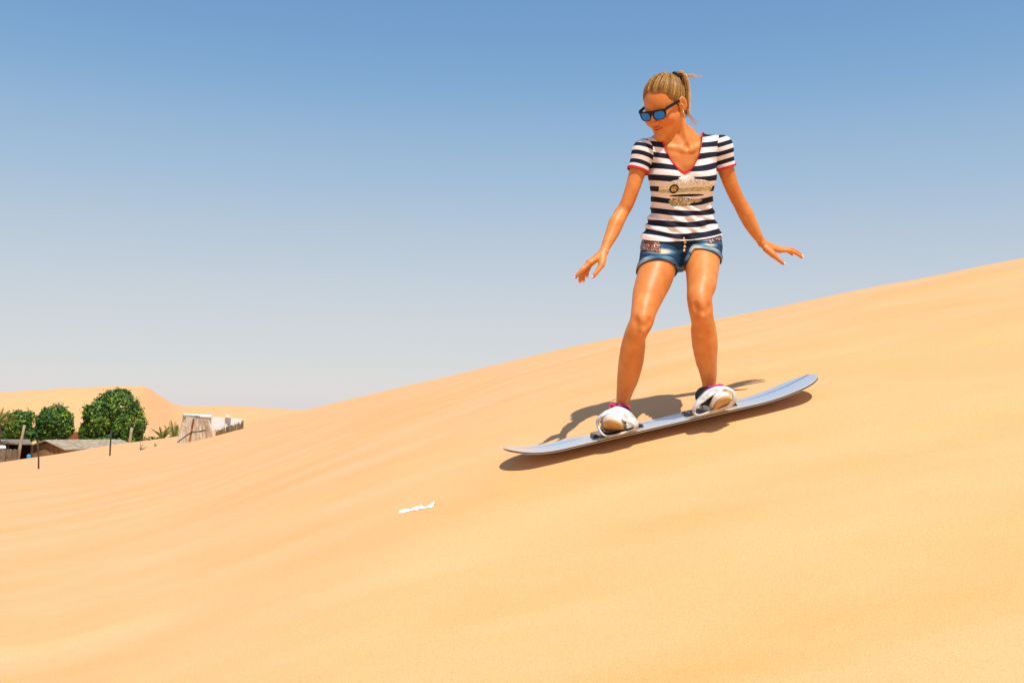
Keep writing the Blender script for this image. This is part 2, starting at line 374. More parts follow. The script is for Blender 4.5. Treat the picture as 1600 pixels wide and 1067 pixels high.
def torso(F, grow=0, lo=-.10, hi=.50, k=.02, folds=0, flare=0):
    c = tpt(0, 0, .18); 
    def fn(X, Y, Z):
        X = X-TH[0]; Y = Y-TH[1]; Z = Z-TH[2]
        x = X*TX[0]+Y*TX[1]+Z*TX[2]; y = X*TY[0]+Y*TY[1]+Z*TY[2]; z = X*TZ[0]+Y*TZ[1]+Z*TZ[2]
        zc = np.clip(z, lo, hi)
        grow_ = grow+flare*np.clip((.10-zc)/.10, 0, 1)
        a = np.interp(zc, TH_H, T_A)+grow_; f = np.where(y < 0, np.interp(zc, TH_H, T_F), np.interp(zc, TH_H, T_B))+grow_
        d = ((np.abs(x)/a)**2.3+(np.abs(y)/f)**2.3)**(1/2.3)
        d = (d-1)*np.minimum(a, f)
        if folds:
            wv = np.exp(-((z-.10)/.09)**2)
            d = d-folds*wv*(np.sin(z*150+x*38+6*np.sin(x*9))*.7+np.sin(z*95-x*55+1.7)*.5)-folds*.5*np.exp(-((z-.33)/.06)**2)*np.sin(x*70+z*60)
        e = np.abs(z-zc); return np.where(e > 0, np.maximum(d, e), d)
    F.func(c-np.array([.32, .32, .5]), c+np.array([.32, .32, .5]), fn, k)
    for sx in (-1, 1):
        F.ell(tpt(sx*.062, -.060, .285), (.056, .050, .056), TM, .03, grow=grow)
def shoulders(F, grow=0):
    F.chain([(tpt(0, .01, .45), .045), (tpt(-.075, .012, .432), .040), (ARM_R[0][0], .041)], .03, grow)
    F.chain([(tpt(0, .01, .45), .045), (tpt(.075, .012, .432), .040), (ARM_L[0][0], .041)], .03, grow)
# head frame: face looks along -Y of it
HYAW, HPIT, HROL = -44, 34, 6
HM = rot('Z', HYAW) @ rot('X', HPIT) @ rot('Y', HROL)
HSC = 1.0
EAR = P(1064.5, 163, 4.055)
HO = EAR-HM @ np.array([.078, .012, 0])*HSC
def hpt(x, y, z): return HO+HM @ (np.array([x, y, z])*HSC)
def hell(F, c, r, k=.01, mode='add', grow=0): F.ell(hpt(*c), np.array(r)*HSC, HM, k, mode, grow)

lo = P(890, 680, 3.95); hi = P(1265, 100, 4.5)
B = Field((lo[0]-.0, 3.90, ZC-.12), (P(1262, 400, 4.4)[0], 4.46, P(1050, 105, 4.1)[2]), .0026)
for leg in (LEG_R, LEG_L): B.chain(leg, .014)
for leg, s in ((LEG_R, -1), (LEG_L, 1)):
    kn = leg[4][0]; B.ell(kn+np.array([0, -.026, .006]), (.023, .024, .027), None, .014); B.ell(kn+np.array([0, -.030, -.040]), (.013, .016, .018), None, .014)
    for q in (-1, 1): B.ell(kn+np.array([q*.030, -.046, -.008]), (.010, .012, .020), None, .016, 'sub')          # kneecap
    cf = leg[7][0]; B.cone(leg[6][0]+np.array([-.010*s, .012, 0]), leg[8][0]+np.array([-.006*s, .012, 0]), .038, .028, .025)   # calf
    B.cone(leg[5][0]+np.array([0, -.024, -.01]), leg[8][0]+np.array([0, -.022, 0]), .016, .014, .02)    # shin
    B.cone(leg[0][0]+np.array([0, -.02, 0]), leg[2][0]+np.array([.004*s, -.02, .0]), .062, .045, .03)
    an = leg[10][0]
    for q in (-1, 1): B.ell(an+np.array([q*.022, 0, -.02]), (.010, .012, .014), None, .012)
    B.cone(an+np.array([0, .022, .05]), an+np.array([0, .026, -.03]), .009, .010, .015)               # tendon
torso(B, -.010); shoulders(B, -.012)
B.chain(ARM_R, .010); B.chain(ARM_L, .010)
for arm, s in ((ARM_R, -1), (ARM_L, 1)):
    B.ell(arm[0][0]+np.array([.006*s, -.004, -.012]), (.036, .038, .044), None, .02)
    B.cone(arm[1][0]+np.array([0, -.010, 0]), arm[3][0]+np.array([0, -.006, 0]), .022, .016, .02)
    B.ell(arm[4][0]+np.array([.013*s, .006, .0]), (.014, .014, .017), None, .015)
    B.cone(arm[5][0]+np.array([.006*s, -.004, 0]), arm[7][0], .020, .012, .02)
for H, s in ((HAND_R, -1), (HAND_L, 1)):
    w_ = H['wrist']
    for f in ('index', 'middle', 'ring', 'pinky'):
        B.cone(w_+(H[f][0][0]-H['middle'][0][0])*.45, H[f][0][0], .0135, .0108, .009); B.chain(H[f], .0035)
        B.ell(H[f][0][0]+np.array([0, 0, .003]), (.0095, .0095, .0085), None, .006)
        B.ell(H[f][1][0], (.0092, .0092, .0092), None, .004)
    B.chain(H['thumb'], .007); B.cone(w_, H['thumb'][1][0], .014, .011, .012)
    B.cone(H['thumb'][0][0], H['index'][0][0], .009, .008, .010)
# neck and head
nb = tpt(.0, .012, .42)
B.cone(hpt(0, .028, -.05), nb, .050, .055, .025)
notch = tpt(.0, -.062, .405)
B.cone(hpt(.058, .022, -.045), notch+np.array([.012, 0, 0]), .012, .009, .022); B.cone(hpt(-.058, .022, -.045), notch+np.array([-.012, 0, 0]), .012, .009, .022)
for arm, s in ((ARM_R, -1), (ARM_L, 1)):
    B.cone(notch+np.array([.02*s, 0, 0]), notch*.45+.55*(arm[0][0]+np.array([-.02*s, -.016, .022])), .009, .007, .016)
B.ell(notch+np.array([0, -.018, .010]), (.010, .012, .012), None, .016, 'sub')
hell(B, (0, .021, .040), (.0735, .098, .086), .01)
hell(B, (0, -.030, -.012), (.0600, .060, .086), .03)
for s in (-1, 1):
    B.cone(hpt(s*.050, -.004, -.045), hpt(s*.010, -.074, -.097), .020, .016, .028)
    hell(B, (s*.038, -.058, -.030), (.026, .026, .024), .022)
    hell(B, (s*.031, -.096, .000), (.017, .016, .012), .012, 'sub')
    B.ell(hpt(s*.083, .016, -.001), (.0065, .0200, .032), HM @ rot('Z', -s*32), .005)
    B.ell(hpt(s*.0892, .0100, .004), (.0065, .0115, .0195), HM @ rot('Z', -s*32), .003, 'sub'); B.ell(hpt(s*.0868, .0060, -.004), (.0040, .0050, .0070), None, .003)
    hell(B, (s*.077, .004, -.029), (.007, .009, .010), .005)
hell(B, (0, -.080, -.098), (.020, .015, .015), .018)
B.cone(hpt(0, -.083, .012), hpt(0, -.107, -.026), .0085, .0100, .011)
hell(B, (0, -.111, -.030), (.0105, .0095, .0085), .006)
for s in (-1, 1):
    hell(B, (s*.0115, -.100, -.034), (.0080, .0095, .0072), .006)
hell(B, (0, -.0890, -.0560), (.021, .0100, .0048), .008); hell(B, (0, -.0880, -.0675), (.018, .0100, .0055), .008)
hell(B, (0, -.103, -.0615), (.026, .009, .0022), .003, 'sub')
Vb, Qb = B.mesh(); del B
Vb = relax(Vb, Qb, 2, .4)
hp = ((Vb-HO) @ HM)/HSC

def skin_material():
    m = bpy.data.materials.new('skin'); m.use_nodes = True; N, L = nodes(m); b = N['Principled BSDF']
    b.inputs['Roughness'].default_value = .47; b.inputs['Specular IOR Level'].default_value = .38
    b.inputs['Subsurface Weight'].default_value = .12; b.inputs['Subsurface Radius'].default_value = (1, .4, .2); b.inputs['Subsurface Scale'].default_value = .006
    tc = N.new('ShaderNodeTexCoord')
    nz = N.new('ShaderNodeTexNoise'); nz.inputs['Scale'].default_value = 22; nz.inputs['Detail'].default_value = 8; nz.inputs['Roughness'].default_value = .65; L.new(tc.outputs['Object'], nz.inputs['Vector'])
    r = N.new('ShaderNodeValToRGB'); e = r.color_ramp.elements
    e[0].position = .3; e[0].color = (.59, .190, .032, 1); e[1].position = .7; e[1].color = (.71, .280, .075, 1); L.new(nz.outputs[0], r.inputs[0])
    at = N.new('ShaderNodeAttribute'); at.attribute_name = 'head_pos'
    sx = N.new('ShaderNodeSeparateXYZ'); L.new(at.outputs['Vector'], sx.inputs[0])
    def mth(op, a, b_=None):
        n = N.new('ShaderNodeMath'); n.operation = op
        for i, v in enumerate((a, b_)):
            if v is None: continue
            if isinstance(v, (int, float)): n.inputs[i].default_value = v
            else: L.new(v, n.inputs[i])
        return n.outputs[0]
    X, Y, Z = sx.outputs
    def ellmask(cx, cz, rx, rz, ymax, curve=0, soft=.35):
        zz = mth('SUBTRACT', Z, cz)
        if curve: zz = mth('SUBTRACT', zz, mth('MULTIPLY', mth('MULTIPLY', X, X), curve))
        d = mth('ADD', mth('POWER', mth('ABSOLUTE', mth('DIVIDE', mth('SUBTRACT', X, cx), rx)), 2), mth('POWER', mth('ABSOLUTE', mth('DIVIDE', zz, rz)), 2))
        v = mth('DIVIDE', mth('SUBTRACT', 1.0, d), soft); n = N.new('ShaderNodeClamp'); L.new(v, n.inputs[0])
        f = mth('LESS_THAN', Y, ymax); return mth('MULTIPLY', n.outputs[0], f)
    def over(col_out, c, fac, k=1.0):
        mx = N.new('ShaderNodeMix'); mx.data_type = 'RGBA'; L.new(mth('MULTIPLY', fac, k), mx.inputs[0]); L.new(col_out, mx.inputs[6]); mx.inputs[7].default_value = (*c, 1); return mx.outputs[2]
    c = r.outputs[0]
    n3 = N.new('ShaderNodeTexNoise'); n3.inputs['Scale'].default_value = 6; n3.inputs['Detail'].default_value = 4; L.new(tc.outputs['Object'], n3.inputs['Vector'])
    r3 = N.new('ShaderNodeValToRGB'); r3.color_ramp.elements[0].position = .45; r3.color_ramp.elements[1].position = .70; L.new(n3.outputs[0], r3.inputs[0]); c = over(c, (.50, .135, .026), r3.outputs[0], .4)
    n4 = N.new('ShaderNodeTexNoise'); n4.inputs['Scale'].default_value = 90; n4.inputs['Detail'].default_value = 4; L.new(tc.outputs['Object'], n4.inputs['Vector'])
    r4 = N.new('ShaderNodeValToRGB'); r4.color_ramp.elements[0].position = .58; r4.color_ramp.elements[1].position = .72; L.new(n4.outputs[0], r4.inputs[0]); at4 = N.new('ShaderNodeAttribute'); at4.attribute_name = 'dusty'
    c = over(c, (.66, .42, .20), mth('MULTIPLY', r4.outputs[0], at4.outputs['Fac']), .8)
    at2 = N.new('ShaderNodeAttribute'); at2.attribute_name = 'flush'
    c = over(c, (.60, .15, .05), at2.outputs['Fac'], .75)
    c = over(c, (.50, .08, .04), ellmask(0, -.0618, .0245, .0098, -.07, 5), .6)
    c = over(c, (.10, .02, .012), ellmask(0, -.0612, .0265, .0024, -.07, 9), .95)
    L.new(c, b.inputs['Base Color'])
    n2 = N.new('ShaderNodeTexNoise'); n2.inputs['Scale'].default_value = 120; n2.inputs['Detail'].default_value = 6; L.new(tc.outputs['Object'], n2.inputs['Vector'])
    bp = N.new('ShaderNodeBump'); bp.inputs['Strength'].default_value = .4; bp.inputs['Distance'].default_value = .0016; L.new(n2.outputs[0], bp.inputs['Height']); L.new(bp.outputs[0], b.inputs['Normal'])
    return m
SKIN = skin_material()
flush = np.zeros(len(Vb))
for c, r in [(LEG_R[4][0], .045), (LEG_L[4][0], .045), (ARM_R[4][0], .03), (ARM_L[4][0], .03), (hpt(.045, -.07, -.03), .03), (hpt(-.045, -.07, -.03), .03), (hpt(0, -.112, -.03), .015)]+[(H[f][3][0], .016) for H in (HAND_R, HAND_L) for f in ('index', 'middle', 'ring', 'pinky', 'thumb')]:
    flush = np.maximum(flush, np.clip(1.2-np.linalg.norm(Vb-c, axis=1)/r, 0, 1))
base = board(.45, .14, .03)
person = empty('person', base)
tag(person, 'woman in striped t-shirt, denim shorts and blue sunglasses riding the sandboard with arms out', 'person')
bpy.context.view_layer.update()
mesh('body', Vb, Qb, SKIN, person, True, {'head_pos': hp, 'flush': flush, 'dusty': np.clip((ZC+.22-Vb[:, 2])/.2, 0, 1)})
# fingernails
NAIL = mat('nail', (.85, .72, .66), rough=.25, spec=.5)
for H in (HAND_R, HAND_L):
    for f in ('index', 'middle', 'ring', 'pinky', 'thumb'):
        a, r = H[f][2][0], H[f][2][1]; b_, rb = H[f][3]
        t = (b_-a)/np.linalg.norm(b_-a); up = np.array([0, -.55, .85]); up -= t*up.dot(t); up /= np.linalg.norm(up); sd = np.cross(t, up)
        c = b_+t*.001+up*rb*.72; Vn = []; Fn = []
        for i in range(5):
            for j in range(5):
                p_, q_ = (i/4-.5)*2, (j/4-.5)*2
                Vn.append(c+t*p_*.0062+sd*q_*rb*.68+up*(.0022-(q_**2)*.002-(p_**2)*.0006))
        for i in range(4):
            for j in range(4): Fn.append((i*5+j, i*5+j+1, i*5+j+6, i*5+j+5))
        o = mesh('fingernail', Vn, Fn, NAIL, person); solidify(o, .0008)

# ------------------------------------------------------------------ t-shirt
G = .004
Fs = Field(tpt(0, 0, 0)-np.array([.30, .26, .12]), tpt(0, 0, 0)+np.array([.32, .26, .58]), .0028)
torso(Fs, G+.002, lo=-.06, folds=.0048, flare=.011); shoulders(Fs, G)
for leg in (LEG_R, LEG_L): Fs.cone(leg[0][0], leg[0][0]*.6+leg[1][0]*.4, leg[0][1], leg[0][1]*.97, .03, grow=.013)
Vs, Qs = Fs.mesh(); del Fs
Vs = relax(Vs, Qs, 2, .4)
def sleeve_pts(arm): return [(arm[0][0], .041), (arm[1][0], .0395), (arm[1][0]+(arm[2][0]-arm[1][0])*.55, .038)]
def tl(V): return (V-TH) @ TM
def arm_t(V, arm):                       # metres along the upper arm, and distance from it
    a = arm[0][0]; e = arm[2][0]-a; L_ = np.linalg.norm(e); e = e/L_; t = (V-a) @ e; return t, np.linalg.norm(V-a-t[:, None]*e, axis=1)
def shirt_g(V):
    l = tl(V); x, y, z = l[:, 0]+.018, l[:, 1], l[:, 2]
    ax = np.abs(x); tq = np.clip(ax/.088, 0, 2); front = .313+.148*(.18*tq+.82*tq**2.3)
    back = .425+.02*(ax/.08)**2
    wgt = np.clip((y+.035)/.05, 0, 1); line = front*(1-wgt)+back*wgt
    gn = np.where(ax >= .112, .03, (line-z))*.75
    hem = z-(.024+.008*np.sin(x*9+.6)+.016*(x/.16)**2)
    return gn, hem
gn, hem = shirt_g(Vs)
Vt, Tt = clip(Vs, Qs, np.minimum(gn, hem))
def shirt_attrs(V, sl=None):
    l = tl(V); x, y, z = l.T
    st = (z+.010*np.cos(x*14))/.0465
    st = st+.05*np.sin(x*23+z*40)+.06*np.exp(-((z-.10)/.06)**2)*np.sin(x*40+z*70)
    if sl is not None: st = -(sl+.010)/.036+.30
    return dict(stripe=st, shirt_pos=np.stack([x, y if sl is None else y*0+1, z], 1))
def shirt_material():
    m = bpy.data.materials.new('striped_jersey'); m.use_nodes = True; N, L = nodes(m); b = N['Principled BSDF']
    b.inputs['Roughness'].default_value = .8; b.inputs['Specular IOR Level'].default_value = .25
    def mth(op, a, b_=None, c_=None):
        n = N.new('ShaderNodeMath'); n.operation = op
        for i, v in enumerate((a, b_, c_)):
            if v is None: continue
            if isinstance(v, (int, float)): n.inputs[i].default_value = v
            else: L.new(v, n.inputs[i])
        return n.outputs[0]
    def mix(f, a, c):
        mx = N.new('ShaderNodeMix'); mx.data_type = 'RGBA'; L.new(f, mx.inputs[0])
        for i, v in ((6, a), (7, c)):
            if isinstance(v, tuple): mx.inputs[i].default_value = (*v, 1)
            else: L.new(v, mx.inputs[i])
        return mx.outputs[2]
    at = N.new('ShaderNodeAttribute'); at.attribute_name = 'stripe'
    fr = mth('FRACT', at.outputs['Fac']); dark = mth('LESS_THAN', fr, .5)
    c = mix(dark, (.80, .72, .70), (.008, .008, .022))
    pos = N.new('ShaderNodeAttribute'); pos.attribute_name = 'shirt_pos'; sx = N.new('ShaderNodeSeparateXYZ'); L.new(pos.outputs['Vector'], sx.inputs[0]); X, Y, Z = sx.outputs
    front = mth('LESS_THAN', Y, -.02)
    wz = N.new('ShaderNodeTexNoise'); wz.inputs['Scale'].default_value = 60; L.new(pos.outputs['Vector'], wz.inputs['Vector'])
    jit = mth('MULTIPLY', mth('SUBTRACT', wz.outputs[0], .5), .35)
    vor = N.new('ShaderNodeTexVoronoi'); vor.inputs['Scale'].default_value = 520; L.new(pos.outputs['Vector'], vor.inputs['Vector'])
    vs = N.new('ShaderNodeSeparateColor'); L.new(vor.outputs['Color'], vs.inputs[0]); rnd = vs.outputs[0]
    def ellm(cx, cz, rx, rz, p=2, tilt=0):
        zz = mth('SUBTRACT', Z, mth('ADD', cz, mth('MULTIPLY', mth('SUBTRACT', X, cx), tilt)))
        d = mth('ADD', mth('POWER', mth('ABSOLUTE', mth('DIVIDE', mth('SUBTRACT', X, cx), rx)), p), mth('POWER', mth('ABSOLUTE', mth('DIVIDE', zz, rz)), p))
        return mth('MULTIPLY', mth('LESS_THAN', mth('ADD', d, jit), 1.0), front)
    def ramp(c1, c2, f):
        return mix(f, c1, c2)
    silver = ramp((.34, .34, .33), (.92, .92, .92), mth('GREATER_THAN', rnd, .45))
    gold = ramp((.09, .065, .03), (.72, .58, .36), mth('GREATER_THAN', rnd, .55))
    pale = ramp((.60, .55, .40), (.80, .76, .62), mth('GREATER_THAN', rnd, .35))
    body = ellm(-.006, .247, .112, .028, 2.6, .03); c = mix(body, c, pale)
    strip = ellm(-.006, .240, .112, .0085, 4, .05); c = mix(strip, c, ramp((.20, .20, .13), (.62, .60, .48), mth('GREATER_THAN', rnd, .4)))
    roof = ellm(.002, .272, .080, .0125, 2, .0); c = mix(roof, c, silver)
    top = ellm(-.012, .288, .036, .012, 1.4); c = mix(top, c, (.82, .82, .84))
    low = ellm(-.030, .190, .046, .019, 2.6, .02); c = mix(low, c, gold); low2 = ellm(.010, .192, .056, .0085, 2, .08); c = mix(low2, c, gold); under = ellm(-.002, .217, .074, .0055, 2, .02); c = mix(under, c, (.012, .011, .010))
    ring = ellm(-.062, .244, .0195, .0195); c = mix(ring, c, (.03, .03, .03))
    ring2 = ellm(-.062, .244, .0125, .0125); c = mix(ring2, c, gold)
    L.new(c, b.inputs['Base Color'])
    sh = mth('MAXIMUM', mth('MAXIMUM', body, roof), low); L.new(mth('MULTIPLY', sh, .35), b.inputs['Metallic'])
    L.new(mth('SUBTRACT', .82, mth('MULTIPLY', sh, .5)), b.inputs['Roughness'])
    tc = N.new('ShaderNodeTexCoord'); nz = N.new('ShaderNodeTexNoise'); nz.inputs['Scale'].default_value = 38; nz.inputs['Detail'].default_value = 4
    mp = N.new('ShaderNodeMapping'); mp.inputs['Scale'].default_value = (.5, .5, 1.4); L.new(tc.outputs['Object'], mp.inputs[0]); L.new(mp.outputs[0], nz.inputs['Vector'])
    bp = N.new('ShaderNodeBump'); bp.inputs['Strength'].default_value = .5; bp.inputs['Distance'].default_value = .006; L.new(nz.outputs[0], bp.inputs['Height']); L.new(bp.outputs[0], b.inputs['Normal'])
    return m
SHIRT = shirt_material()
shirt = mesh('t_shirt', Vt, Tt, SHIRT, person, True, shirt_attrs(Vt)); solidify(shirt, .0022)
RED = mat('red_rib', (.55, .012, .014), rough=.75, bump=.3, bscale=300, bdist=.002)
def band(V, Q, g, lo_, hi_, other, name, mt, parent, th=.0045, off=.6):
    Vv, Tv = clip(V, Q, np.minimum(np.minimum(g-lo_, hi_-g), other)); o = mesh(name, Vv, Tv, mt, parent, True); solidify(o, th, off); return o
band(Vs, Qs, np.where(np.abs(tl(Vs)[:, 0]+.018) < .111, gn, 1), -.0015, .0068, hem, 'neckline_trim', RED, shirt)
for arm, s in ((ARM_R, -1), (ARM_L, 1)):
    c_ = arm[0][0]; F = Field(c_-np.array([.10, .09, .19]), c_+np.array([.10, .09, .09]), .0028)
    F.chain(sleeve_pts(arm), .012, G+.001); F.ell(c_+np.array([.006*s, -.004, -.012]), (.040, .042, .047), None, .02, grow=G)
    Vq, Qq = F.mesh(); Vq = relax(Vq, Qq, 2, .4)
    t, r_ = arm_t(Vq, arm); q_ = Vq-c_; cut = .094+.010*np.sin(q_[:, 0]*60)*0-.25*(-s*q_[:, 0]-.0)*0-t
    ins_ = s*tl(Vq)[:, 0]-.112
    Vv, Tv = clip(Vq, Qq, np.minimum(cut, ins_)); o = mesh('sleeve', Vv, Tv, SHIRT, shirt, True, shirt_attrs(Vv, arm_t(Vv, arm)[0])); solidify(o, .0022)
    band(Vq, Qq, cut, -.001, .008, ins_, 'sleeve_cuff', RED, shirt)

# ------------------------------------------------------------------ denim shorts
Fd = Field(tpt(0, 0, 0)-np.array([.24, .30, .24]), tpt(0, 0, 0)+np.array([.24, .24, .10]), .0028)
torso(Fd, .0045, lo=-.10, hi=.12, k=.02)
for leg in (LEG_R, LEG_L):
    Fd.chain(leg[:3], .014, .0045); s = -1 if leg is LEG_R else 1
    Fd.cone(leg[0][0]+np.array([0, -.02, 0]), leg[2][0]+np.array([.004*s, -.02, .0]), .062, .045, .03, grow=.0045)
Vd, Qd = Fd.mesh(); del Fd
Vd = relax(Vd, Qd, 2, .4)
nzd = wob(Vd[:, 0]*1+Vd[:, 1], Vd[:, 2], 11, 75)*.0016; cen = Vd-tpt(0, 0, -.03); cen[:, 2] *= .2
Vd = Vd+cen/np.linalg.norm(cen, axis=1)[:, None]*nzd[:, None]
def legcut(V, leg, c, up):              # distance above the leg opening
    a = leg[0][0]; e = leg[2][0]-a; e = e/np.linalg.norm(e); n = e+np.array(up); n /= np.linalg.norm(n); return -((V-c) @ n)
def shorts_g(V):
    l = tl(V); x = l[:, 0]
    gr = legcut(V, LEG_R, P(1028, 404, 4.09), (.28, .10, -.10)); gl = legcut(V, LEG_L, P(1096, 382, 4.07), (-.20, .35, -.55))
    wq = np.clip((x+.022)/.05, 0, 1); wq = wq*wq*(3-2*wq); return gr*(1-wq)+gl*wq, .054-l[:, 2]
gl_, wa = shorts_g(Vd)
DENIM = None
def denim_material():
    m = bpy.data.materials.new('denim'); m.use_nodes = True; N, L = nodes(m); b = N['Principled BSDF']
    b.inputs['Roughness'].default_value = .85; b.inputs['Specular IOR Level'].default_value = .2
    tc = N.new('ShaderNodeTexCoord'); mp = N.new('ShaderNodeMapping'); mp.inputs['Scale'].default_value = (5, 5, 26); mp.inputs['Rotation'].default_value = (0, .12, 0)
    L.new(tc.outputs['Object'], mp.inputs[0]); nz = N.new('ShaderNodeTexNoise'); nz.inputs['Scale'].default_value = 1.6; nz.inputs['Detail'].default_value = 5; L.new(mp.outputs[0], nz.inputs['Vector'])
    at = N.new('ShaderNodeAttribute'); at.attribute_name = 'fade'
    ad = N.new('ShaderNodeMath'); ad.operation = 'MULTIPLY_ADD'; L.new(nz.outputs[0], ad.inputs[0]); ad.inputs[1].default_value = 1.0; L.new(at.outputs['Fac'], ad.inputs[2])
    r = N.new('ShaderNodeValToRGB'); e = r.color_ramp.elements
    e[0].position = .25; e[0].color = (.010, .022, .055, 1); e[1].position = 1.0; e[1].color = (.62, .55, .40, 1)
    k = e.new(.5); k.color = (.022, .062, .120, 1); k = e.new(.70); k.color = (.13, .23, .32, 1)
    L.new(ad.outputs[0], r.inputs[0]); L.new(r.outputs[0], b.inputs['Base Color'])
    n2 = N.new('ShaderNodeTexNoise'); n2.inputs['Scale'].default_value = 420; L.new(tc.outputs['Object'], n2.inputs['Vector'])
    bp = N.new('ShaderNodeBump'); bp.inputs['Strength'].default_value = .5; bp.inputs['Distance'].default_value = .002; L.new(n2.outputs[0], bp.inputs['Height']); L.new(bp.outputs[0], b.inputs['Normal'])
    return m
DENIM = denim_material()
def fade(V):
    l = tl(V); f = np.zeros(len(V))
    for c, r in ((P(1034, 392, 4.10), (.050, .2, .012)), (P(1100, 371, 4.1), (.055, .2, .009)), (P(1110, 381, 4.1), (.04, .2, .007))):
        f = np.maximum(f, np.exp(-(((V-c)/np.array(r))**2).sum(1)))
    return f*.6-.06-.25*np.exp(-((l[:, 0]-.01)/.028)**2)
Vp, Tp = clip(Vd, Qd, np.minimum(gl_, wa))
shorts = mesh('denim_shorts', Vp, Tp, DENIM, person, True, {'fade': fade(Vp)}); solidify(shorts, .003)
for s in (-1, 1):
    o = band(Vd, Qd, gl_, -.001, .020, np.minimum(wa, s*(tl(Vd)[:, 0]-.003)-.001), 'rolled_cuff', DENIM, shorts, .0042, .8)
    me = o.data; co = np.empty(len(me.vertices)*3, np.float32); me.vertices.foreach_get('co', co); co = co.reshape(-1, 3)
    me.attributes.new('fade', 'FLOAT', 'POINT').data.foreach_set('value', np.full(len(co), .15, np.float32)+.1*np.sin(co[:, 0]*60).astype(np.float32))
def sequin_material(name, cols, metal=.15):
    m = bpy.data.materials.new(name); m.use_nodes = True; N, L = nodes(m); b = N['Principled BSDF']; b.inputs['Roughness'].default_value = .3; b.inputs['Metallic'].default_value = metal
    tc = N.new('ShaderNodeTexCoord'); v = N.new('ShaderNodeTexVoronoi'); v.inputs['Scale'].default_value = 230; L.new(tc.outputs['Object'], v.inputs['Vector'])
    sp = N.new('ShaderNodeSeparateColor'); L.new(v.outputs['Color'], sp.inputs[0]); r = N.new('ShaderNodeValToRGB'); r.color_ramp.interpolation = 'CONSTANT'
    e = r.color_ramp.elements
    for i, c in enumerate(cols):
        k = e[i] if i < 2 else e.new(i/len(cols)); k.position = i/len(cols); k.color = (*c, 1)
    L.new(sp.outputs[0], r.inputs[0]); L.new(r.outputs[0], b.inputs['Base Color'])
    bp = N.new('ShaderNodeBump'); bp.inputs['Strength'].default_value = .8; bp.inputs['Distance'].default_value = .003; L.new(v.outputs['Distance'], bp.inputs['Height']); L.new(bp.outputs[0], b.inputs['Normal'])
    return m
SEQ1 = sequin_material('red_gold_sequins', [(.26, .012, .01), (.30, .18, .09), (.05, .02, .01), (.36, .10, .03), (.5, .4, .3), (.14, .008, .008), (.06, .04, .03)])
SEQ2 = sequin_material('dark_sequins', [(.10, .03, .03), (.03, .02, .02), (.5, .42, .4), (.16, .05, .05), (.02, .02, .02)])
dl = tl(Vd)
def patch(cx, cz, rx, rz, tilt, name, mt):
    g = 1-(np.abs((dl[:, 0]-cx)/rx)**7+np.abs((dl[:, 2]-cz-tilt*(dl[:, 0]-cx))/rz)**7); g = np.where(dl[:, 1] < .03, g, -1)
    Vv, Tv = clip(Vd, Qd, np.minimum(np.minimum(g, wa), gl_)); o = mesh(name, Vv, Tv, mt, shorts, True); solidify(o, .004, .7)
    o['label'] = 'sequined pocket patch'
patch(-.152, .010, .034, .025, -.15, 'pocket_patch', SEQ1); patch(.135, .040, .052, .015, .25, 'pocket_patch', SEQ2)
# fly and brass buttons
BRASS = mat('brass', (.72, .50, .22), rough=.3, metal=.9)
def surf(px, py):                          # front of the shorts at a photo position
    r = ray(px, py); r = r/r[1]; q = Vd-np.array([0, 0, ZC]); dd = np.hypot(q[:, 0]-r[0]*q[:, 1], q[:, 2]-r[2]*q[:, 1]); m = dd < .004
    return Vd[m][np.argmin(Vd[m][:, 1])]
for px, py in ((1069, 374), (1070, 380.5), (1070.5, 387), (1069.5, 393)):
    c = surf(px, py)+np.array([0, -.003, 0]); mb = MB(); n = 14; V_ = []; F_ = []
    prof = [(0, -.0045), (.0045, -.004), (.0062, -.0028), (.0068, -.001), (.0064, .003)]
    for r, h in prof: V_ += [c+np.array([r*math.cos(2*math.pi*k/n), h, r*math.sin(2*math.pi*k/n)]) for k in range(n)]
    for i in range(len(prof)-1): F_ += [(i*n+k, i*n+(k+1) % n, (i+1)*n+(k+1) % n, (i+1)*n+k) for k in range(n)]
    mesh('button', V_, F_, BRASS, shorts)

# ------------------------------------------------------------------ hair
HAIRM = bpy.data.materials.new('blonde_hair'); HAIRM.use_nodes = True
N, L = nodes(HAIRM); b = N['Principled BSDF']; b.inputs['Roughness'].default_value = .45; b.inputs['Specular IOR Level'].default_value = .25
at = N.new('ShaderNodeAttribute'); at.attribute_name = 'shade'; r = N.new('ShaderNodeValToRGB'); e = r.color_ramp.elements
e[0].position = 0; e[0].color = (.022, .008, .002, 1); e[1].position = 1; e[1].color = (.78, .46, .13, 1); k = e.new(.45); k.color = (.25, .11, .022, 1)
L.new(at.outputs['Fac'], r.inputs[0]); L.new(r.outputs[0], b.inputs['Base Color'])
hc = np.array([0, .021, .040]); hr = np.array([.0735, .098, .086])
def hairline(p):                            # > 0 where hair grows (head coordinates)
    x, y, z = p[..., 0], p[..., 1], p[..., 2]
    f = y+.80*z-.008+.9*np.clip(np.abs(x)-.046, 0, 1)*np.clip((.075-z)/.03, 0, 1)+.006*np.sin(x*90)
    n = z+.058-.3*np.clip(.09-y, 0, .2)
    return np.minimum(f, n)
Fh = Field(HO-.17, HO+.19, .0026)
hell(Fh, hc, hr+.0035, .01); Fh.cone(hpt(0, .05, -.01), hpt(0, .04, -.055), .056, .040, .02)
Vh, Qh = Fh.mesh(); del Fh; Vh = relax(Vh, Qh, 2, .4)
hl = ((Vh-HO) @ HM)/HSC
tie = np.array([.012, .084, .116])
dirn = hl-tie; 
sh = .35+.18*np.sin(np.arctan2(dirn[:, 0], -dirn[:, 1])*34)+.12*np.sin(np.arctan2(dirn[:, 0], -dirn[:, 2])*60)
Vc, Tc = clip(Vh, Qh, hairline(hl))
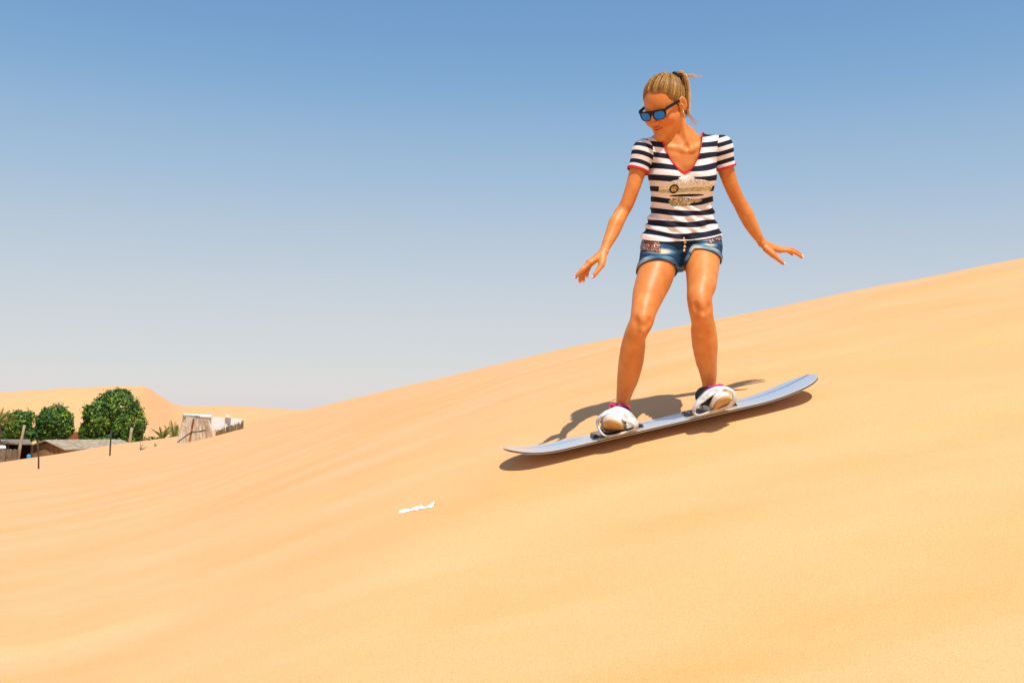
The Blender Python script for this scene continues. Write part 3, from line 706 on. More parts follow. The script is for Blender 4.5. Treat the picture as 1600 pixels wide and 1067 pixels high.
hl = ((Vc-HO) @ HM)/HSC; dirn = hl-tie
sh = .36+.07*np.sin(np.arctan2(dirn[:, 0], -dirn[:, 1])*31)+.1*np.sin(np.arctan2(dirn[:, 0], -dirn[:, 2])*57)
hair = mesh('hair', Vc, Tc, HAIRM, person, True, {'shade': sh})
def strands(paths, rad, name, parent, shades):
    V_, F_, A_ = [], [], []
    for path, s_ in zip(paths, shades):
        n0 = len(V_); m = len(path)
        for i, p in enumerate(path):
            t = path[min(i+1, m-1)]-path[max(i-1, 0)]; t = t/(np.linalg.norm(t)+1e-9); a = np.cross(t, (.3, .9, .3)); a /= np.linalg.norm(a)+1e-9; b2 = np.cross(t, a)
            rr = rad*(1-.3*i/m)*(.2 if i == m-1 else min(1, .25+.5*i))
            for k in range(3): q = k*2.094; V_.append(p+(a*math.cos(q)+b2*math.sin(q))*rr); A_.append(s_)
        for i in range(m-1):
            for k in range(3): F_.append((n0+i*3+k, n0+i*3+(k+1) % 3, n0+i*3+3+(k+1) % 3, n0+i*3+3+k))
    return mesh(name, np.array(V_), np.array(F_), HAIRM, parent, True, {'shade': np.array(A_)})
paths = []; shades = []
while len(paths) < 3600:
    d = RNG.normal(size=3); d /= np.linalg.norm(d); q = hc+d*(hr+.0020)
    if hairline(q) < 0 or (hairline(q) > .03 and RNG.random() < .75): continue
    pth = []; lift = RNG.uniform(.0, .004)
    for t in np.linspace(0, 1, 8):
        p = q*(1-t)+tie*t; v = (p-hc)/(hr+.006); nrm = np.linalg.norm(v); tgt = hc+v/nrm*(hr+.0036+(lift+.003)*math.sin(math.pi*min(t*1.6, 1)*.5))
        p = tgt*(1-t**6)+tie*t**6; pth.append(hpt(*p))
    paths.append(pth); ang_ = math.atan2(d[0], -d[1]); shades.append(np.clip(.53+.13*math.sin(ang_*13+d[2]*9)+.14*math.sin(ang_*29.7+d[2]*5+1)+.10*math.sin(ang_*51.3)+RNG.normal()*.24, 0, 1))
strands(paths, .00072, 'hair_strands', hair, shades)['kind'] = 'stuff'
tail = [P(1054,119,4.12),P(1060,115,4.13),P(1066,118,4.135),P(1069.5,127,4.14),P(1072,142,4.145),P(1072.5,158,4.14),P(1073,172,4.135),P(1075,184,4.13)]
tail = [np.array(t) for t in tail]
paths = []; shades = []
for i in range(700):
    o = RNG.normal(size=3)*np.array([.0045, .008, .0045]); L_ = RNG.uniform(.38, 1.0); m = 11; pth = []
    for t in np.linspace(0, L_, m):
        f = t*(len(tail)-1); j = min(int(f), len(tail)-2); p = tail[j]*(1-f+j)+tail[j+1]*(f-j)
        pth.append(p+o*(.45+1.0*min(t*2.5, 1)-.35*t)+RNG.normal(size=3)*.0003)
    paths.append(pth); shades.append(np.clip(.62+o[0]*22+RNG.normal()*.17, 0, 1))
pony = strands(paths, .00075, 'ponytail', hair, shades); pony['kind'] = 'stuff'
fly = []
for i in range(26):
    y0 = RNG.uniform(-3, 4); e_ = RNG.uniform(-5, 5); a = P(1072, 119+y0*.5, 4.15); ln = RNG.uniform(14, 32)
    fly.append([P(1070+ln*t, 118+y0*(.4+.3*t)+e_*t*t*.8+1.5*t, 4.15+.03*t) for t in np.linspace(0, 1, 8)])
for i in range(16):
    e_ = RNG.uniform(0, 14); fly.append([P(1074+e_*t*1.1+2*t+6*t*t, 173+26*t-e_*.35*t*t, 4.14+.02*t) for t in np.linspace(0, 1, 8)])
strands(fly, .0006, 'flyaway_strands', hair, [RNG.uniform(.6, 1) for _ in fly])['kind'] = 'stuff'
BLK = mat('black_fabric', (.012, .012, .014), rough=.7)
Ft = Field(hpt(*tie)-.03, hpt(*tie)+.03, .0015); tm = tail[1]-tail[0]; tm /= np.linalg.norm(tm)
a_ = np.cross(tm, (0, 1, 0)); a_ /= np.linalg.norm(a_); b_ = np.cross(tm, a_)
ring = [tail[0]+tm*.004+(a_*math.cos(q)+b_*math.sin(q))*.0125 for q in np.linspace(0, 2*math.pi, 17)]
Ft = Field(tail[0]-.03, tail[0]+.03, .0015); Ft.chain([(p, .0048) for p in ring], .002); Vq, Qq = Ft.mesh(); mesh('hair_tie', Vq, Qq, BLK, hair)
ES = mat('gold', (.8, .6, .25), rough=.25, metal=1)
Fe = Field(hpt(.086, .0, -.034)-.015, hpt(.086, .0, -.034)+.015, .0012); hell(Fe, (.086, .0, -.032), (.004, .004, .0052), .002); hell(Fe, (.0865, -.0005, -.040), (.0028, .0028, .0035), .002); Vq, Qq = Fe.mesh(); mesh('earring', Vq, Qq, ES, person)

# ------------------------------------------------------------------ sunglasses
def glasses(F, part):
    def fn(X, Y, Z):
        X = X-HO[0]; Y = Y-HO[1]; Z = Z-HO[2]
        x = X*HM[0,0]+Y*HM[1,0]+Z*HM[2,0]; y = X*HM[0,1]+Y*HM[1,1]+Z*HM[2,1]; z = X*HM[0,2]+Y*HM[1,2]+Z*HM[2,2]
        ax = np.abs(x); z = z-.002; y0 = -.1005+(ax/.07)**2*.013
        def rb(hx, hz, r, cx=.0335, cz=0., taper=.16):
            qx = np.abs(ax-cx-taper*(z-cz)*.6)-hx+r; qz = np.abs(z-cz)-hz+r
            return np.sqrt(np.maximum(qx, 0)**2+np.maximum(qz, 0)**2)+np.minimum(np.maximum(qx, qz), 0)-r
        if part == 'lens': return np.maximum(rb(.0245, .0170, .0155, cz=-.002), np.abs(y-y0)-.0011)
        outer = rb(.0285, .0205, .0185); brow = np.maximum(np.abs(z-.0150)-.0048, ax-.0655-.15*(z-.015)); bridge = np.maximum(np.abs(z-.009)-.005, ax-.012)
        d2 = np.minimum(np.minimum(outer, brow), bridge); d2 = np.maximum(d2, -rb(.0235, .0160, .0148, cz=-.002))
        return np.maximum(d2, np.abs(y-y0)-.0036)
    F.func(HO-.16, HO+.16, fn, .0005)
FR = mat('glossy_black_plastic', (.004, .004, .006), rough=.35, spec=.25)
Fg = Field(HO-.15, HO+.15, .0017); glasses(Fg, 'frame')
for s in (-1, 1):
    for dz in (0, .004, .008): Fg.cone(hpt(s*.065, -.086, .016+dz), hpt(s*.0775, .0, .014+dz*.8), .0030, .0026, .002)
    Fg.cone(hpt(s*.0775, .0, .017), hpt(s*.079, .026, .010), .0036, .003, .002)
Vg, Qg = Fg.mesh(); glass = mesh('sunglasses', Vg, Qg, FR, person)
LENS = mat('blue_mirror_lens', (.02, .20, .95), rough=.08, metal=.75)
Fg = Field(HO-.13, HO+.13, .0012); glasses(Fg, 'lens'); Vg, Qg = Fg.mesh(); lx = ((Vg-HO) @ HM)[:, 0]
for s in (-1, 1):
    Vv, Tv = clip(Vg, Qg, s*lx-.001); mesh('lens', Vv, Tv, LENS, glass)

# ------------------------------------------------------------------ shoes
WHITE_R = mat('white_rubber', (.84, .83, .81), (.74, .71, .66), 30, .6, bump=.2, bscale=120, bdist=.002)
TAN_R = mat('tan_sole', (.40, .25, .10), (.52, .34, .15), 45, .85, bump=.5, bscale=160, bdist=.003)
PINK = mat('magenta_lace', (.72, .012, .16), rough=.6); PURP = mat('purple_lace', (.42, .02, .32), rough=.6)
def cpx(pts, ox, oy, d): return [P(ox+a/15.244, oy+b_/15.244, d_) for (a, b_), d_ in zip(pts, d)]
FEET = {}
def shoe(O, toe, roll, ankle, name_label):
    fy = toe-O; Lf = np.linalg.norm(fy); fy = fy/Lf; fx = np.cross(fy, (0, 0, 1.)); fx /= np.linalg.norm(fx); fz = np.cross(fx, fy)
    fx, fz = fx*math.cos(roll)+fz*math.sin(roll), fz*math.cos(roll)-fx*math.sin(roll)
    fp = lambda x, y, z: O+fx*x+fy*y+fz*(z+spring(y))
    def spring(y): return .037*max(0, (y-.115)/.11)**2
    def frame(F): return F
    def sole(F, z0, z1, grow):
        def fn(X, Y, Z):
            X = X-O[0]; Y = Y-O[1]; Z = Z-O[2]
            x = X*fx[0]+Y*fx[1]+Z*fx[2]; y = X*fy[0]+Y*fy[1]+Z*fy[2]; z = X*fz[0]+Y*fz[1]+Z*fz[2]
            z = z-.037*np.maximum(0, (y-.115)/.11)**2
            r = np.interp(np.clip(y, 0, .205), [0, .06, .11, .16, .205], [.034, .034, .036, .042, .037])+grow; yc = np.clip(y, .0, .205)
            d2 = np.sqrt(x*x+(y-yc)**2)-r; dz = np.abs(z-(z0+z1)/2)-(z1-z0)/2
            return np.maximum(d2, dz)
        F.func(O+fy*.11-.19, O+fy*.11+.19, fn, .003)
    rng = (O+fy*.11-.19, O+fy*.11+.19)
    F = Field(*rng, .0028)
    F.chain([(fp(0, -.002, .045), .035), (fp(0, .045, .058), .037), (fp(0, .10, .050), .038), (fp(0, .15, .038), .0385), (fp(0, .188, .034), .031)], .004)
    F.cone(fp(0, .012, .055), ankle+np.array([0, 0, .012]), .036, .034, .015)
    V_, Q_ = F.mesh(); V_ = relax(V_, Q_, 2); up = mesh('shoe', V_, Q_, BLK2, person); up['label'] = name_label
    F = Field(*rng, .0028); sole(F, .0, .026, .0)
    F.chain([(fp(-.030, .175, .022), .010), (fp(-.018, .208, .027), .014), (fp(0, .218, .029), .016), (fp(.018, .208, .027), .014), (fp(.030, .175, .022), .010)], .012)
    V_, Q_ = F.mesh(); V_ = relax(V_, Q_, 4); mid = mesh('midsole', V_, Q_, WHITE_R, up)
    F = Field(*rng, .0024); sole(F, -.006, .008, .0024); V_, Q_ = F.mesh(); V_ = relax(V_, Q_, 2); mesh('outsole', V_, Q_, TAN_R, up)
    F = Field(ankle-.07, ankle+.08, .0025); F.cone(ankle+np.array([0, 0, -.03]), ankle+np.array([0, -.003, .030]), .034, .0315, .004); V_, Q_ = F.mesh(); V_ = relax(V_, Q_, 2)
    V_, T_ = clip(V_, Q_, ankle[2]+.034-V_[:, 2]-.2*(V_[:, 0]-ankle[0])); mesh('sock', V_, T_, SOCK, person)
    return up, fp
BLK2 = mat('black_mesh_shoe', (.016, .015, .017), (.03, .028, .03), 60, .8, bump=.4, bscale=300, bdist=.002); SOCK = mat('dark_sock', (.02, .008, .022), rough=.9)
shR, fpR = shoe(P(975, 669, 4.215), P(954.5, 677.5, 3.985), math.radians(-3), LEG_R[-1][0], 'shoe strapped at the low front end of the board')
shL, fpL = shoe(P(1107, 636.5, 4.235), P(1136, 640, 4.005), math.radians(-24), LEG_L[-1][0], 'shoe strapped at the high rear end of the board')
def blob(name, parts, m, parent):
    A = np.array([p for a, b_, r in parts for p in (a, b_)]); F = Field(A.min(0)-.02, A.max(0)+.02, .0016)
    for a, b_, r in parts: F.cone(a, b_, r, r*.8, .003)
    V_, Q_ = F.mesh(); return mesh(name, relax(V_, Q_, 2), Q_, m, parent)
blob('lace_bow', [(P(962,636,4.135), P(954.5,632,4.125), .008), (P(962,636,4.135), P(956,637,4.13), .007), (P(954.5,632,4.125), P(952,639,4.12), .005), (P(975,634,4.14), P(983,635.5,4.135), .004), (P(983,635.5,4.135), P(985,638,4.13), .003), (P(962,636,4.135), P(975,634,4.14), .004)], PINK, shR)
blob('lace', [(P(965,635,4.135), P(972,632.5,4.135), .0055), (P(972,632.5,4.135), P(979,635,4.135), .0055)], PURP, shR)
blob('lace_bow', [(P(1115,604.5,4.15), P(1125,602,4.14), .008), (P(1125,602,4.14), P(1129.5,602.5,4.14), .0065)], PINK, shL)
blob('lace', [(P(1105.5,607.5,4.15), P(1108,603.8,4.15), .005), (P(1108,603.8,4.15), P(1113,604.5,4.15), .005)], PURP, shL)

# ------------------------------------------------------------------ sandboard
board_o = empty('sandboard', board(.45, .13, 0)); tag(board_o, 'long glossy grey-blue sandboard sliding on its heel edge across the dune', 'sandboard')
bpy.context.view_layer.update()
XN, XT = -.120, 1.262                       # nose and tail, along the board
def deck_material():
    m = bpy.data.materials.new('lacquered_deck'); m.use_nodes = True; N, L = nodes(m); b = N['Principled BSDF']
    b.inputs['Roughness'].default_value = .16; b.inputs['Specular IOR Level'].default_value = .7; b.inputs['Coat Weight'].default_value = .6; b.inputs['Coat Roughness'].default_value = .08
    pos = N.new('ShaderNodeAttribute'); pos.attribute_name = 'deck_pos'; sx = N.new('ShaderNodeSeparateXYZ'); L.new(pos.outputs['Vector'], sx.inputs[0])
    r = N.new('ShaderNodeValToRGB'); e = r.color_ramp.elements; r.color_ramp.interpolation = 'LINEAR'
    cols = [(0, (.58, .58, .57)), (.10, (.60, .60, .59)), (.60, (.54, .55, .56)), (.63, (.14, .16, .19)), (.665, (.14, .16, .19)), (.695, (.50, .52, .54)), (.90, (.55, .56, .57)), (1, (.5, .5, .5))]
    e[0].position, e[0].color = 0, (*cols[0][1], 1); e[1].position, e[1].color = 1, (*cols[-1][1], 1)
    for p_, c_ in cols[1:-1]: k = e.new(p_); k.color = (*c_, 1)
    dv = N.new('ShaderNodeMath'); dv.operation = 'DIVIDE'; L.new(sx.outputs[1], dv.inputs[0]); dv.inputs[1].default_value = BW; L.new(dv.outputs[0], r.inputs[0])
    nz = N.new('ShaderNodeTexNoise'); nz.inputs['Scale'].default_value = 9; nz.inputs['Detail'].default_value = 6; mp = N.new('ShaderNodeMapping'); mp.inputs['Scale'].default_value = (.6, 2, 1); L.new(pos.outputs['Vector'], mp.inputs[0]); L.new(mp.outputs[0], nz.inputs['Vector'])
    # sand dust lies round the bindings
    at = N.new('ShaderNodeAttribute'); at.attribute_name = 'dust'; ad = N.new('ShaderNodeMath'); ad.operation = 'MULTIPLY_ADD'; L.new(nz.outputs[0], ad.inputs[0]); ad.inputs[1].default_value = 1.0; L.new(at.outputs['Fac'], ad.inputs[2])
    cr = N.new('ShaderNodeValToRGB'); cr.color_ramp.elements[0].position = .62; cr.color_ramp.elements[1].position = .95; L.new(ad.outputs[0], cr.inputs[0])
    mx = N.new('ShaderNodeMix'); mx.data_type = 'RGBA'; L.new(cr.outputs[0], mx.inputs[0]); L.new(r.outputs[0], mx.inputs[6]); mx.inputs[7].default_value = (.62, .50, .34, 1); L.new(mx.outputs[2], b.inputs['Base Color'])
    rr = N.new('ShaderNodeMath'); rr.operation = 'MULTIPLY_ADD'; L.new(cr.outputs[0], rr.inputs[0]); rr.inputs[1].default_value = .6; rr.inputs[2].default_value = .16; L.new(rr.outputs[0], b.inputs['Roughness'])
    return m
DECK = deck_material(); EDGE = mat('dark_edge', (.02, .018, .016), rough=.4); STEEL = mat('steel_edge', (.55, .53, .5), rough=.3, metal=.9)
def lift(x): return .040*max(0, (.10-x)/.22)**2+.050*max(0, (x-.93)/.332)**2
def halfw(x):
    q = min(x-XN, XT-x); w_ = BW/2*(1-.05*math.sin(math.pi*np.clip((x-.1)/.85, 0, 1)))
    R = .125
    return w_*math.sqrt(max(0, 1-((R-q)/R)**2))**.9 if q < R else w_
xs = np.concatenate([XN+.13*(1-np.cos(np.linspace(0, math.pi/2, 14))), np.linspace(.02, XT-.15, 40), XT-.13*(1-np.cos(np.linspace(math.pi/2, 0, 14)))])
NY = 13
def sheet(z0, z1, grow, name, m, dust=False):
    V_, F_, A_ = [], [], []
    n = len(xs)
    for z in (z0, z1):
        for x in xs:
            h = max(halfw(x)-.0015, .0008)+grow
            for j in range(NY):
                y = BW/2+h*(j/(NY-1)*2-1); V_.append(board(x, y, lift(x)+z)); A_.append((x, y, z))
    o = n*NY
    for i in range(n-1):
        for j in range(NY-1):
            a = i*NY+j; F_.append((a, a+1, a+1+NY, a+NY)); F_.append((o+a, o+a+NY, o+a+1+NY, o+a+1))
        for a, c in ((i*NY, (i+1)*NY), ((i+1)*NY+NY-1, i*NY+NY-1)): F_.append((a, c, c+o, a+o))
    for i in (0, n-1):
        for j in range(NY-1):
            a = i*NY+j; F_.append((a, a+o, a+o+1, a+1) if i == 0 else (a+1, a+o+1, a+o, a))
    A_ = np.array(A_); at = {}
    if dust: at = {'deck_pos': A_, 'dust': .52*np.maximum(np.exp(-((A_[:, 0]-.36)/.22)**2), np.exp(-((A_[:, 0]-.78)/.16)**2))-.10}
    ob = mesh(name, V_, F_, m, board_o, False, at); return ob
sheet(.0045, .0085, -.001, 'deck', DECK, True); sheet(.0005, .0043, .0005, 'core', EDGE); sheet(-.002, .0003, .001, 'steel_edge', STEEL)
# bindings
STRAP = bpy.data.materials.new('quilted_strap'); STRAP.use_nodes = True; N, L = nodes(STRAP); b = N['Principled BSDF']; b.inputs['Roughness'].default_value = .75
b.inputs['Base Color'].default_value = (.60, .61, .61, 1); at = N.new('ShaderNodeAttribute'); at.attribute_name = 'strap_uv'; vo = N.new('ShaderNodeTexVoronoi'); vo.inputs['Scale'].default_value = 190; vo.inputs['Randomness'].default_value = .15
L.new(at.outputs['Vector'], vo.inputs['Vector']); bp = N.new('ShaderNodeBump'); bp.inputs['Strength'].default_value = .6; bp.inputs['Distance'].default_value = .003; L.new(vo.outputs['Distance'], bp.inputs['Height']); L.new(bp.outputs[0], b.inputs['Normal'])
tcn = N.new('ShaderNodeTexCoord'); nzn = N.new('ShaderNodeTexNoise'); nzn.inputs['Scale'].default_value = 40; nzn.inputs['Detail'].default_value = 5; L.new(tcn.outputs['Object'], nzn.inputs['Vector'])
rp = N.new('ShaderNodeValToRGB'); rp.color_ramp.elements[0].position = .35; rp.color_ramp.elements[0].color = (.45, .40, .33, 1); rp.color_ramp.elements[1].position = .55; rp.color_ramp.elements[1].color = (.66, .67, .68, 1); L.new(nzn.outputs[0], rp.inputs[0]); L.new(rp.outputs[0], b.inputs['Base Color'])
def resample(pts, n):
    p = np.vstack([pts, pts[:1]]); 
    q = []
    m = len(pts)
    for i in range(m):
        a, b_, c, d = pts[(i-1) % m], pts[i], pts[(i+1) % m], pts[(i+2) % m]
        for t in np.arange(8)/8: q.append(.5*(2*b_+(c-a)*t+(2*a-5*b_+4*c-d)*t*t+(3*b_-a-3*c+d)*t**3))
    q = np.array(q+[q[0]]); s = np.concatenate([[0], np.cumsum(np.linalg.norm(np.diff(q, axis=0), axis=1))]); u = np.linspace(0, s[-1], n+1)[:-1]
    return np.stack([np.interp(u, s, q[:, k]) for k in range(3)], 1), s[-1]
def binding(front, back, fp, label, padc):
    e = empty('binding', padc); e.parent = board_o; e.matrix_parent_inverse = board_o.matrix_basis.inverted(); e['label'] = label
    bpy.context.view_layer.update()
    def part(name, V_, F_, m, smooth=True, attrs=None):
        o = mesh(name, V_, F_, m, None, smooth, attrs); o.parent = e; o.matrix_parent_inverse = (board_o.matrix_basis @ e.matrix_parent_inverse @ Matrix.Identity(4)).inverted() if False else e.matrix_world.inverted(); return o
    f, l1 = resample(np.array(front), 72); k, l2 = resample(np.array(back), 72); n = 72; W = 9; V_ = []; U_ = []
    cen = (f+k).mean(0)/2
    for i in range(n):
        for j in range(W):
            t = j/(W-1); p = f[i]*(1-t)+k[i]*t; o = (p-(f.mean(0)*(1-t)+k.mean(0)*t)); o = o/(np.linalg.norm(o)+1e-9); V_.append(p+o*.006*math.sin(math.pi*t)); U_.append((i/n*l1, t*.06, 0))
    F_ = [(i*W+j, ((i+1) % n)*W+j, ((i+1) % n)*W+j+1, i*W+j+1) for i in range(n) for j in range(W-1)]
    o = part('strap', V_, F_, STRAP, True, {'strap_uv': np.array(U_)}); solidify(o, .006, 0); o.data.materials.append(BLK); o.modifiers[0].material_offset = 1; o.modifiers[0].material_offset_rim = 0
    # foot plate on the deck with two rivet blocks
    c = padc; mb = MB(); 
    lx = (c-BA) @ BEX
    def bxl(x0, x1, y0, y1, z0, z1): return [board(*q) for q in ((x0,y0,z0),(x1,y0,z0),(x1,y1,z0),(x0,y1,z0),(x0+.004,y0+.004,z1),(x1-.004,y0+.004,z1),(x1-.004,y1-.004,z1),(x0+.004,y1-.004,z1))]
    mb.hexa(bxl(lx-.085, lx+.085, .045, .235, .0088, .016)); q = mb.build('foot_plate', PAD, None); q.parent = e; q.matrix_parent_inverse = e.matrix_world.inverted()
    for s in (-1, 1):
        mb = MB(); mb.hexa(bxl(lx+s*.098-.012, lx+s*.098+.012, .07, .13, .0088, .022)); q = mb.build('strap_anchor', EDGE, None); q.parent = e; q.matrix_parent_inverse = e.matrix_world.inverted()
        for y in (.085, .115):
            mb = MB(); mb.tube([board(lx+s*.098, y, .021), board(lx+s*.098, y, .0255)], .0045, 10); q = mb.build('bolt', STEEL, None); q.parent = e; q.matrix_parent_inverse = e.matrix_world.inverted()
    return e
PAD = mat('dusty_foam_pad', (.30, .24, .16), (.16, .125, .085), 60, .9, bump=.5, bscale=180, bdist=.004)
frR = cpx([(225,640),(285,500),(420,425),(560,440),(700,500),(900,600),(1035,660),(1085,730),(1000,790),(700,880),(440,925),(300,840)], 920, 620, [4.025,4.010,4.005,4.005,4.005,4.005,4.010,4.025,4.025,4.015,4.010,4.015])
bkR = cpx([(205,600),(290,440),(480,310),(690,240),(900,310),(1060,450),(1150,590),(1160,680),(1040,740),(720,830),(450,880),(280,780)], 920, 620, [4.065,4.060,4.065,4.075,4.075,4.070,4.065,4.065,4.065,4.065,4.055,4.055])
frL = cpx([(240,800),(330,655),(460,565),(610,450),(800,340),(960,285),(1085,330),(1145,430),(1110,560),(960,690),(640,790),(330,890)], 1070, 590, [4.035,4.025,4.020,4.015,4.015,4.015,4.020,4.025,4.035,4.035,4.035,4.035])
bkL = cpx([(205,780),(250,610),(370,450),(560,290),(790,215),(980,235),(1140,310),(1225,440),(1190,590),(1000,700),(660,800),(320,860)], 1070, 590, [4.075,4.075,4.075,4.085,4.085,4.075,4.070,4.065,4.070,4.075,4.075,4.075])
binding(frR, bkR, fpR, 'binding strap round the foot near the nose', board(((P(968, 676, 4.1)-BA) @ BEX), .14, .012))
binding(frL, bkL, fpL, 'binding strap round the foot near the tail', board(((P(1113, 645, 4.18)-BA) @ BEX), .14, .012))

# ------------------------------------------------------------------ village in the valley
def mat_weave(name, c1, c2, sc=(40, 40, 3)):
    return mat(name, c1, c2, 1.0, .95, bump=.8, bscale=1.4, detail=5, stretch=sc, bdist=.04, spec=.1)
PALMMAT = mat_weave('palm_mat', (.24, .125, .05), (.42, .25, .115), (9, 9, 3)); GREYMAT = mat_weave('weathered_mat', (.17, .14, .11), (.30, .26, .21), (14, 14, 2)); ROOFM = mat_weave('grey_thatch', (.24, .18, .12), (.42, .35, .26), (3, 3, 10))
PALEMAT = mat_weave('bleached_mat', (.52, .40, .27), (.78, .68, .54), (14, 14, 5)); RUST = mat_weave('rusty_fence', (.20, .065, .025), (.32, .12, .05), (8, 8, 2)); WOODP = mat('pale_wood', (.42, .33, .22), (.30, .22, .14), 5, .9, stretch=(8, 8, 1)); WOODD_SHADE = mat('dark_wood_and_shade', (.035, .028, .014), (.07, .05, .028), 6, .9, stretch=(8, 8, 1))
SHEET = mat('white_sheet', (.80, .80, .78), (.72, .72, .70), 2, .6, bump=.4, bscale=3, bdist=.05); BLUEP = mat('blue_plastic', (.05, .30, .55), rough=.4)
LEAF = bpy.data.materials.new('tree_leaves'); LEAF.use_nodes = True; N, L = nodes(LEAF); b = N['Principled BSDF']; b.inputs['Roughness'].default_value = .6
at = N.new('ShaderNodeAttribute'); at.attribute_name = 'tone'; r = N.new('ShaderNodeValToRGB'); e = r.color_ramp.elements
e[0].position = 0; e[0].color = (.012, .050, .004, 1); e[1].position = 1; e[1].color = (.26, .38, .02, 1); k = e.new(.6); k.color = (.045, .135, .008, 1)
L.new(at.outputs['Fac'], r.inputs[0]); L.new(r.outputs[0], b.inputs['Base Color'])
b.inputs['Subsurface Weight'].default_value = 0
FROND = mat('palm_frond', (.075, .125, .022), (.24, .25, .05), 1.5, .7); BARK = mat('bark', (.12, .08, .05), (.18, .12, .07), 4, .9)
def tree(label, lobes, d, gy_, yellow=(), seed=0):
    rg = np.random.default_rng(seed); pxm = d/FPX
    cx = lobes[0][0]; root = empty('leafy_tree', (P(cx, gy_, d)[0], d, float(ground(P(cx, gy_, d)[0], d)))); bpy.context.view_layer.update()
    Vv, Ff, Tn = [], [], []
    L3 = [(P(a, b_, d), np.array([rx*pxm, (rx+ry)/2*pxm, ry*pxm])) for a, b_, rx, ry in lobes]
    for li, (c, r) in enumerate(L3):
        nclump = int(150*(r[0]*r[2])**.8)+40
        for q in range(nclump):
            dd = rg.normal(size=3); dd /= np.linalg.norm(dd); dd[1] = -abs(dd[1]) if rg.random() < .55 else dd[1]
            rad_ = rg.uniform(.80, 1.0) if rg.random() < .85 else rg.uniform(.4, .8)
            p = c+dd*r*rad_*(1+.07*math.sin(dd[0]*7+li)+.06*math.sin(dd[2]*9+dd[0]*5+2*li))
            if any(lj != li and np.sum(((p-c2)/r2)**2) < .62 for lj, (c2, r2) in enumerate(L3)): continue
            tone = rg.uniform(.05, .85); 
            for (yx, yy_, yr) in yellow:
                if np.linalg.norm((p-P(yx, yy_, d))[[0, 2]]) < yr*pxm: tone += .22
            for l in range(17):
                o = rg.normal(size=3)*.125; n = dd+rg.normal(size=3)*.5; n /= np.linalg.norm(n); t = np.cross(n, rg.normal(size=3)); t /= np.linalg.norm(t); u = np.cross(n, t); sz = rg.uniform(.085, .16)
                b0 = p+o; k = len(Vv); Vv += [b0-t*sz, b0-u*sz*.55+n*.02, b0+t*sz*1.15, b0+u*sz*.55+n*.02]; Ff.append((k, k+1, k+2, k+3)); Tn += [np.clip(tone+rg.normal()*.13, 0, 1)]*4
    o = mesh('crown', Vv, np.array(Ff), LEAF, root, False, {'tone': np.array(Tn)}); o['kind'] = 'stuff'
    base_ = np.array(root.location); mb = MB(); top = P(cx, lobes[0][1], d)
    mb.tube([base_-np.array([0, 0, .3]), base_+np.array([.1, 0, 1.0]), (base_+top)/2+np.array([-.1, 0, 0]), top], [.24, .19, .14, .05], 8)
    for c, r in L3[1:]: mb.tube([(base_*.6+top*.4), (base_*.3+top*.1+c*.6), c], [.10, .07, .03], 6)
    t_ = mb.build('trunk', BARK, root, True)
    tag(root, label, 'tree', 'leafy trees behind the huts'); return root
tree('largest dome-shaped green tree, rightmost of the three behind the huts', [(187,640,30,32),(164,655,29,36),(198,663,27,33),(145,676,20,20),(178,688,43,15),(180,630,18,20)], 86, 700, ((219,655,10),(175,668,9),(205,690,10)), 1)
tree('middle-sized round green tree directly behind the gabled hut', [(87,655,25,21),(74,676,20,15),(99,670,14,16),(72,660,12,14)], 84, 700, ((55,665,7),), 2)
tree('smallest green tree above the dark shelter at the left edge', [(30,664,18,20),(17,676,14,14),(43,652,7,7),(38,680,14,10)], 82, 700, ((52,668,8),), 3)
def palm(label, px, py, d, hgt, n, L_, spread, up, seed, trunk=.3):
    rg = np.random.default_rng(seed); b0 = P(px, py, d); root = empty('date_palm', b0); bpy.context.view_layer.update()
    gz_ = float(ground(b0[0], b0[1])); 
    mb = MB(); mb.tube([np.array([b0[0], b0[1], min(gz_, b0[2])-.2]), b0+np.array([0, 0, .02])], [trunk, trunk*.8], 8); mb.build('trunk', BARK, root, True)
    for i in range(n):
        a = 2*math.pi*i/n+rg.uniform(-.3, .3); el = rg.uniform(*up); dirh = np.array([math.cos(a), math.sin(a), 0])*math.cos(el); ln = L_*rg.uniform(.75, 1.1)
        V_, F_ = [], []; m = 16; pts = []
        for k in range(m+1):
            t = k/m; pts.append(b0+(dirh*t+np.array([0, 0, math.sin(el)*t-spread*t*t]))*ln)
        mb = MB(); mb.tube(pts, [.025*(1-.8*k/m) for k in range(m+1)], 4)
        for k in range(2, m+1):
            t = k/m; ax_ = pts[k]-pts[k-1]; ax_ /= np.linalg.norm(ax_); sd = np.cross(ax_, (0, 0, 1)); sd /= np.linalg.norm(sd); w_ = ln*.20*math.sin(math.pi*min(t*.85+.12, 1))+.03
            for s in (-1, 1):
                tip = pts[k]+ax_*w_*.8+sd*s*w_*.7+np.array([0, 0, .15*w_]); nn = np.cross(ax_, sd)*.03
                mb.add([pts[k]-ax_*.022, pts[k]+ax_*.022, tip, pts[k]+nn], [(0, 1, 2), (0, 2, 3), (1, 3, 2)])
        mb.build('frond', FROND, root, False)
    tag(root, label, 'palm tree', 'palms among the huts'); return root
palm('tall date palm cut off by the left edge of the photo', -4, 662, 74, 0, 30, 1.75, .18, (.1, 1.3), 11)
palm('upright young palm beside the bleached mat shelter', 273, 690, 68, 0, 13, 1.6, .12, (.85, 1.45), 12, .12)
palm('bushy young palm, middle of the three between tree and shelter', 254, 688, 70, 0, 16, 1.35, .25, (.45, 1.4), 13, .12)
palm('low yellowish drooping palm, leftmost of three beside the large tree', 239, 689, 71, 0, 14, 1.1, .55, (.3, 1.0), 14, .12)

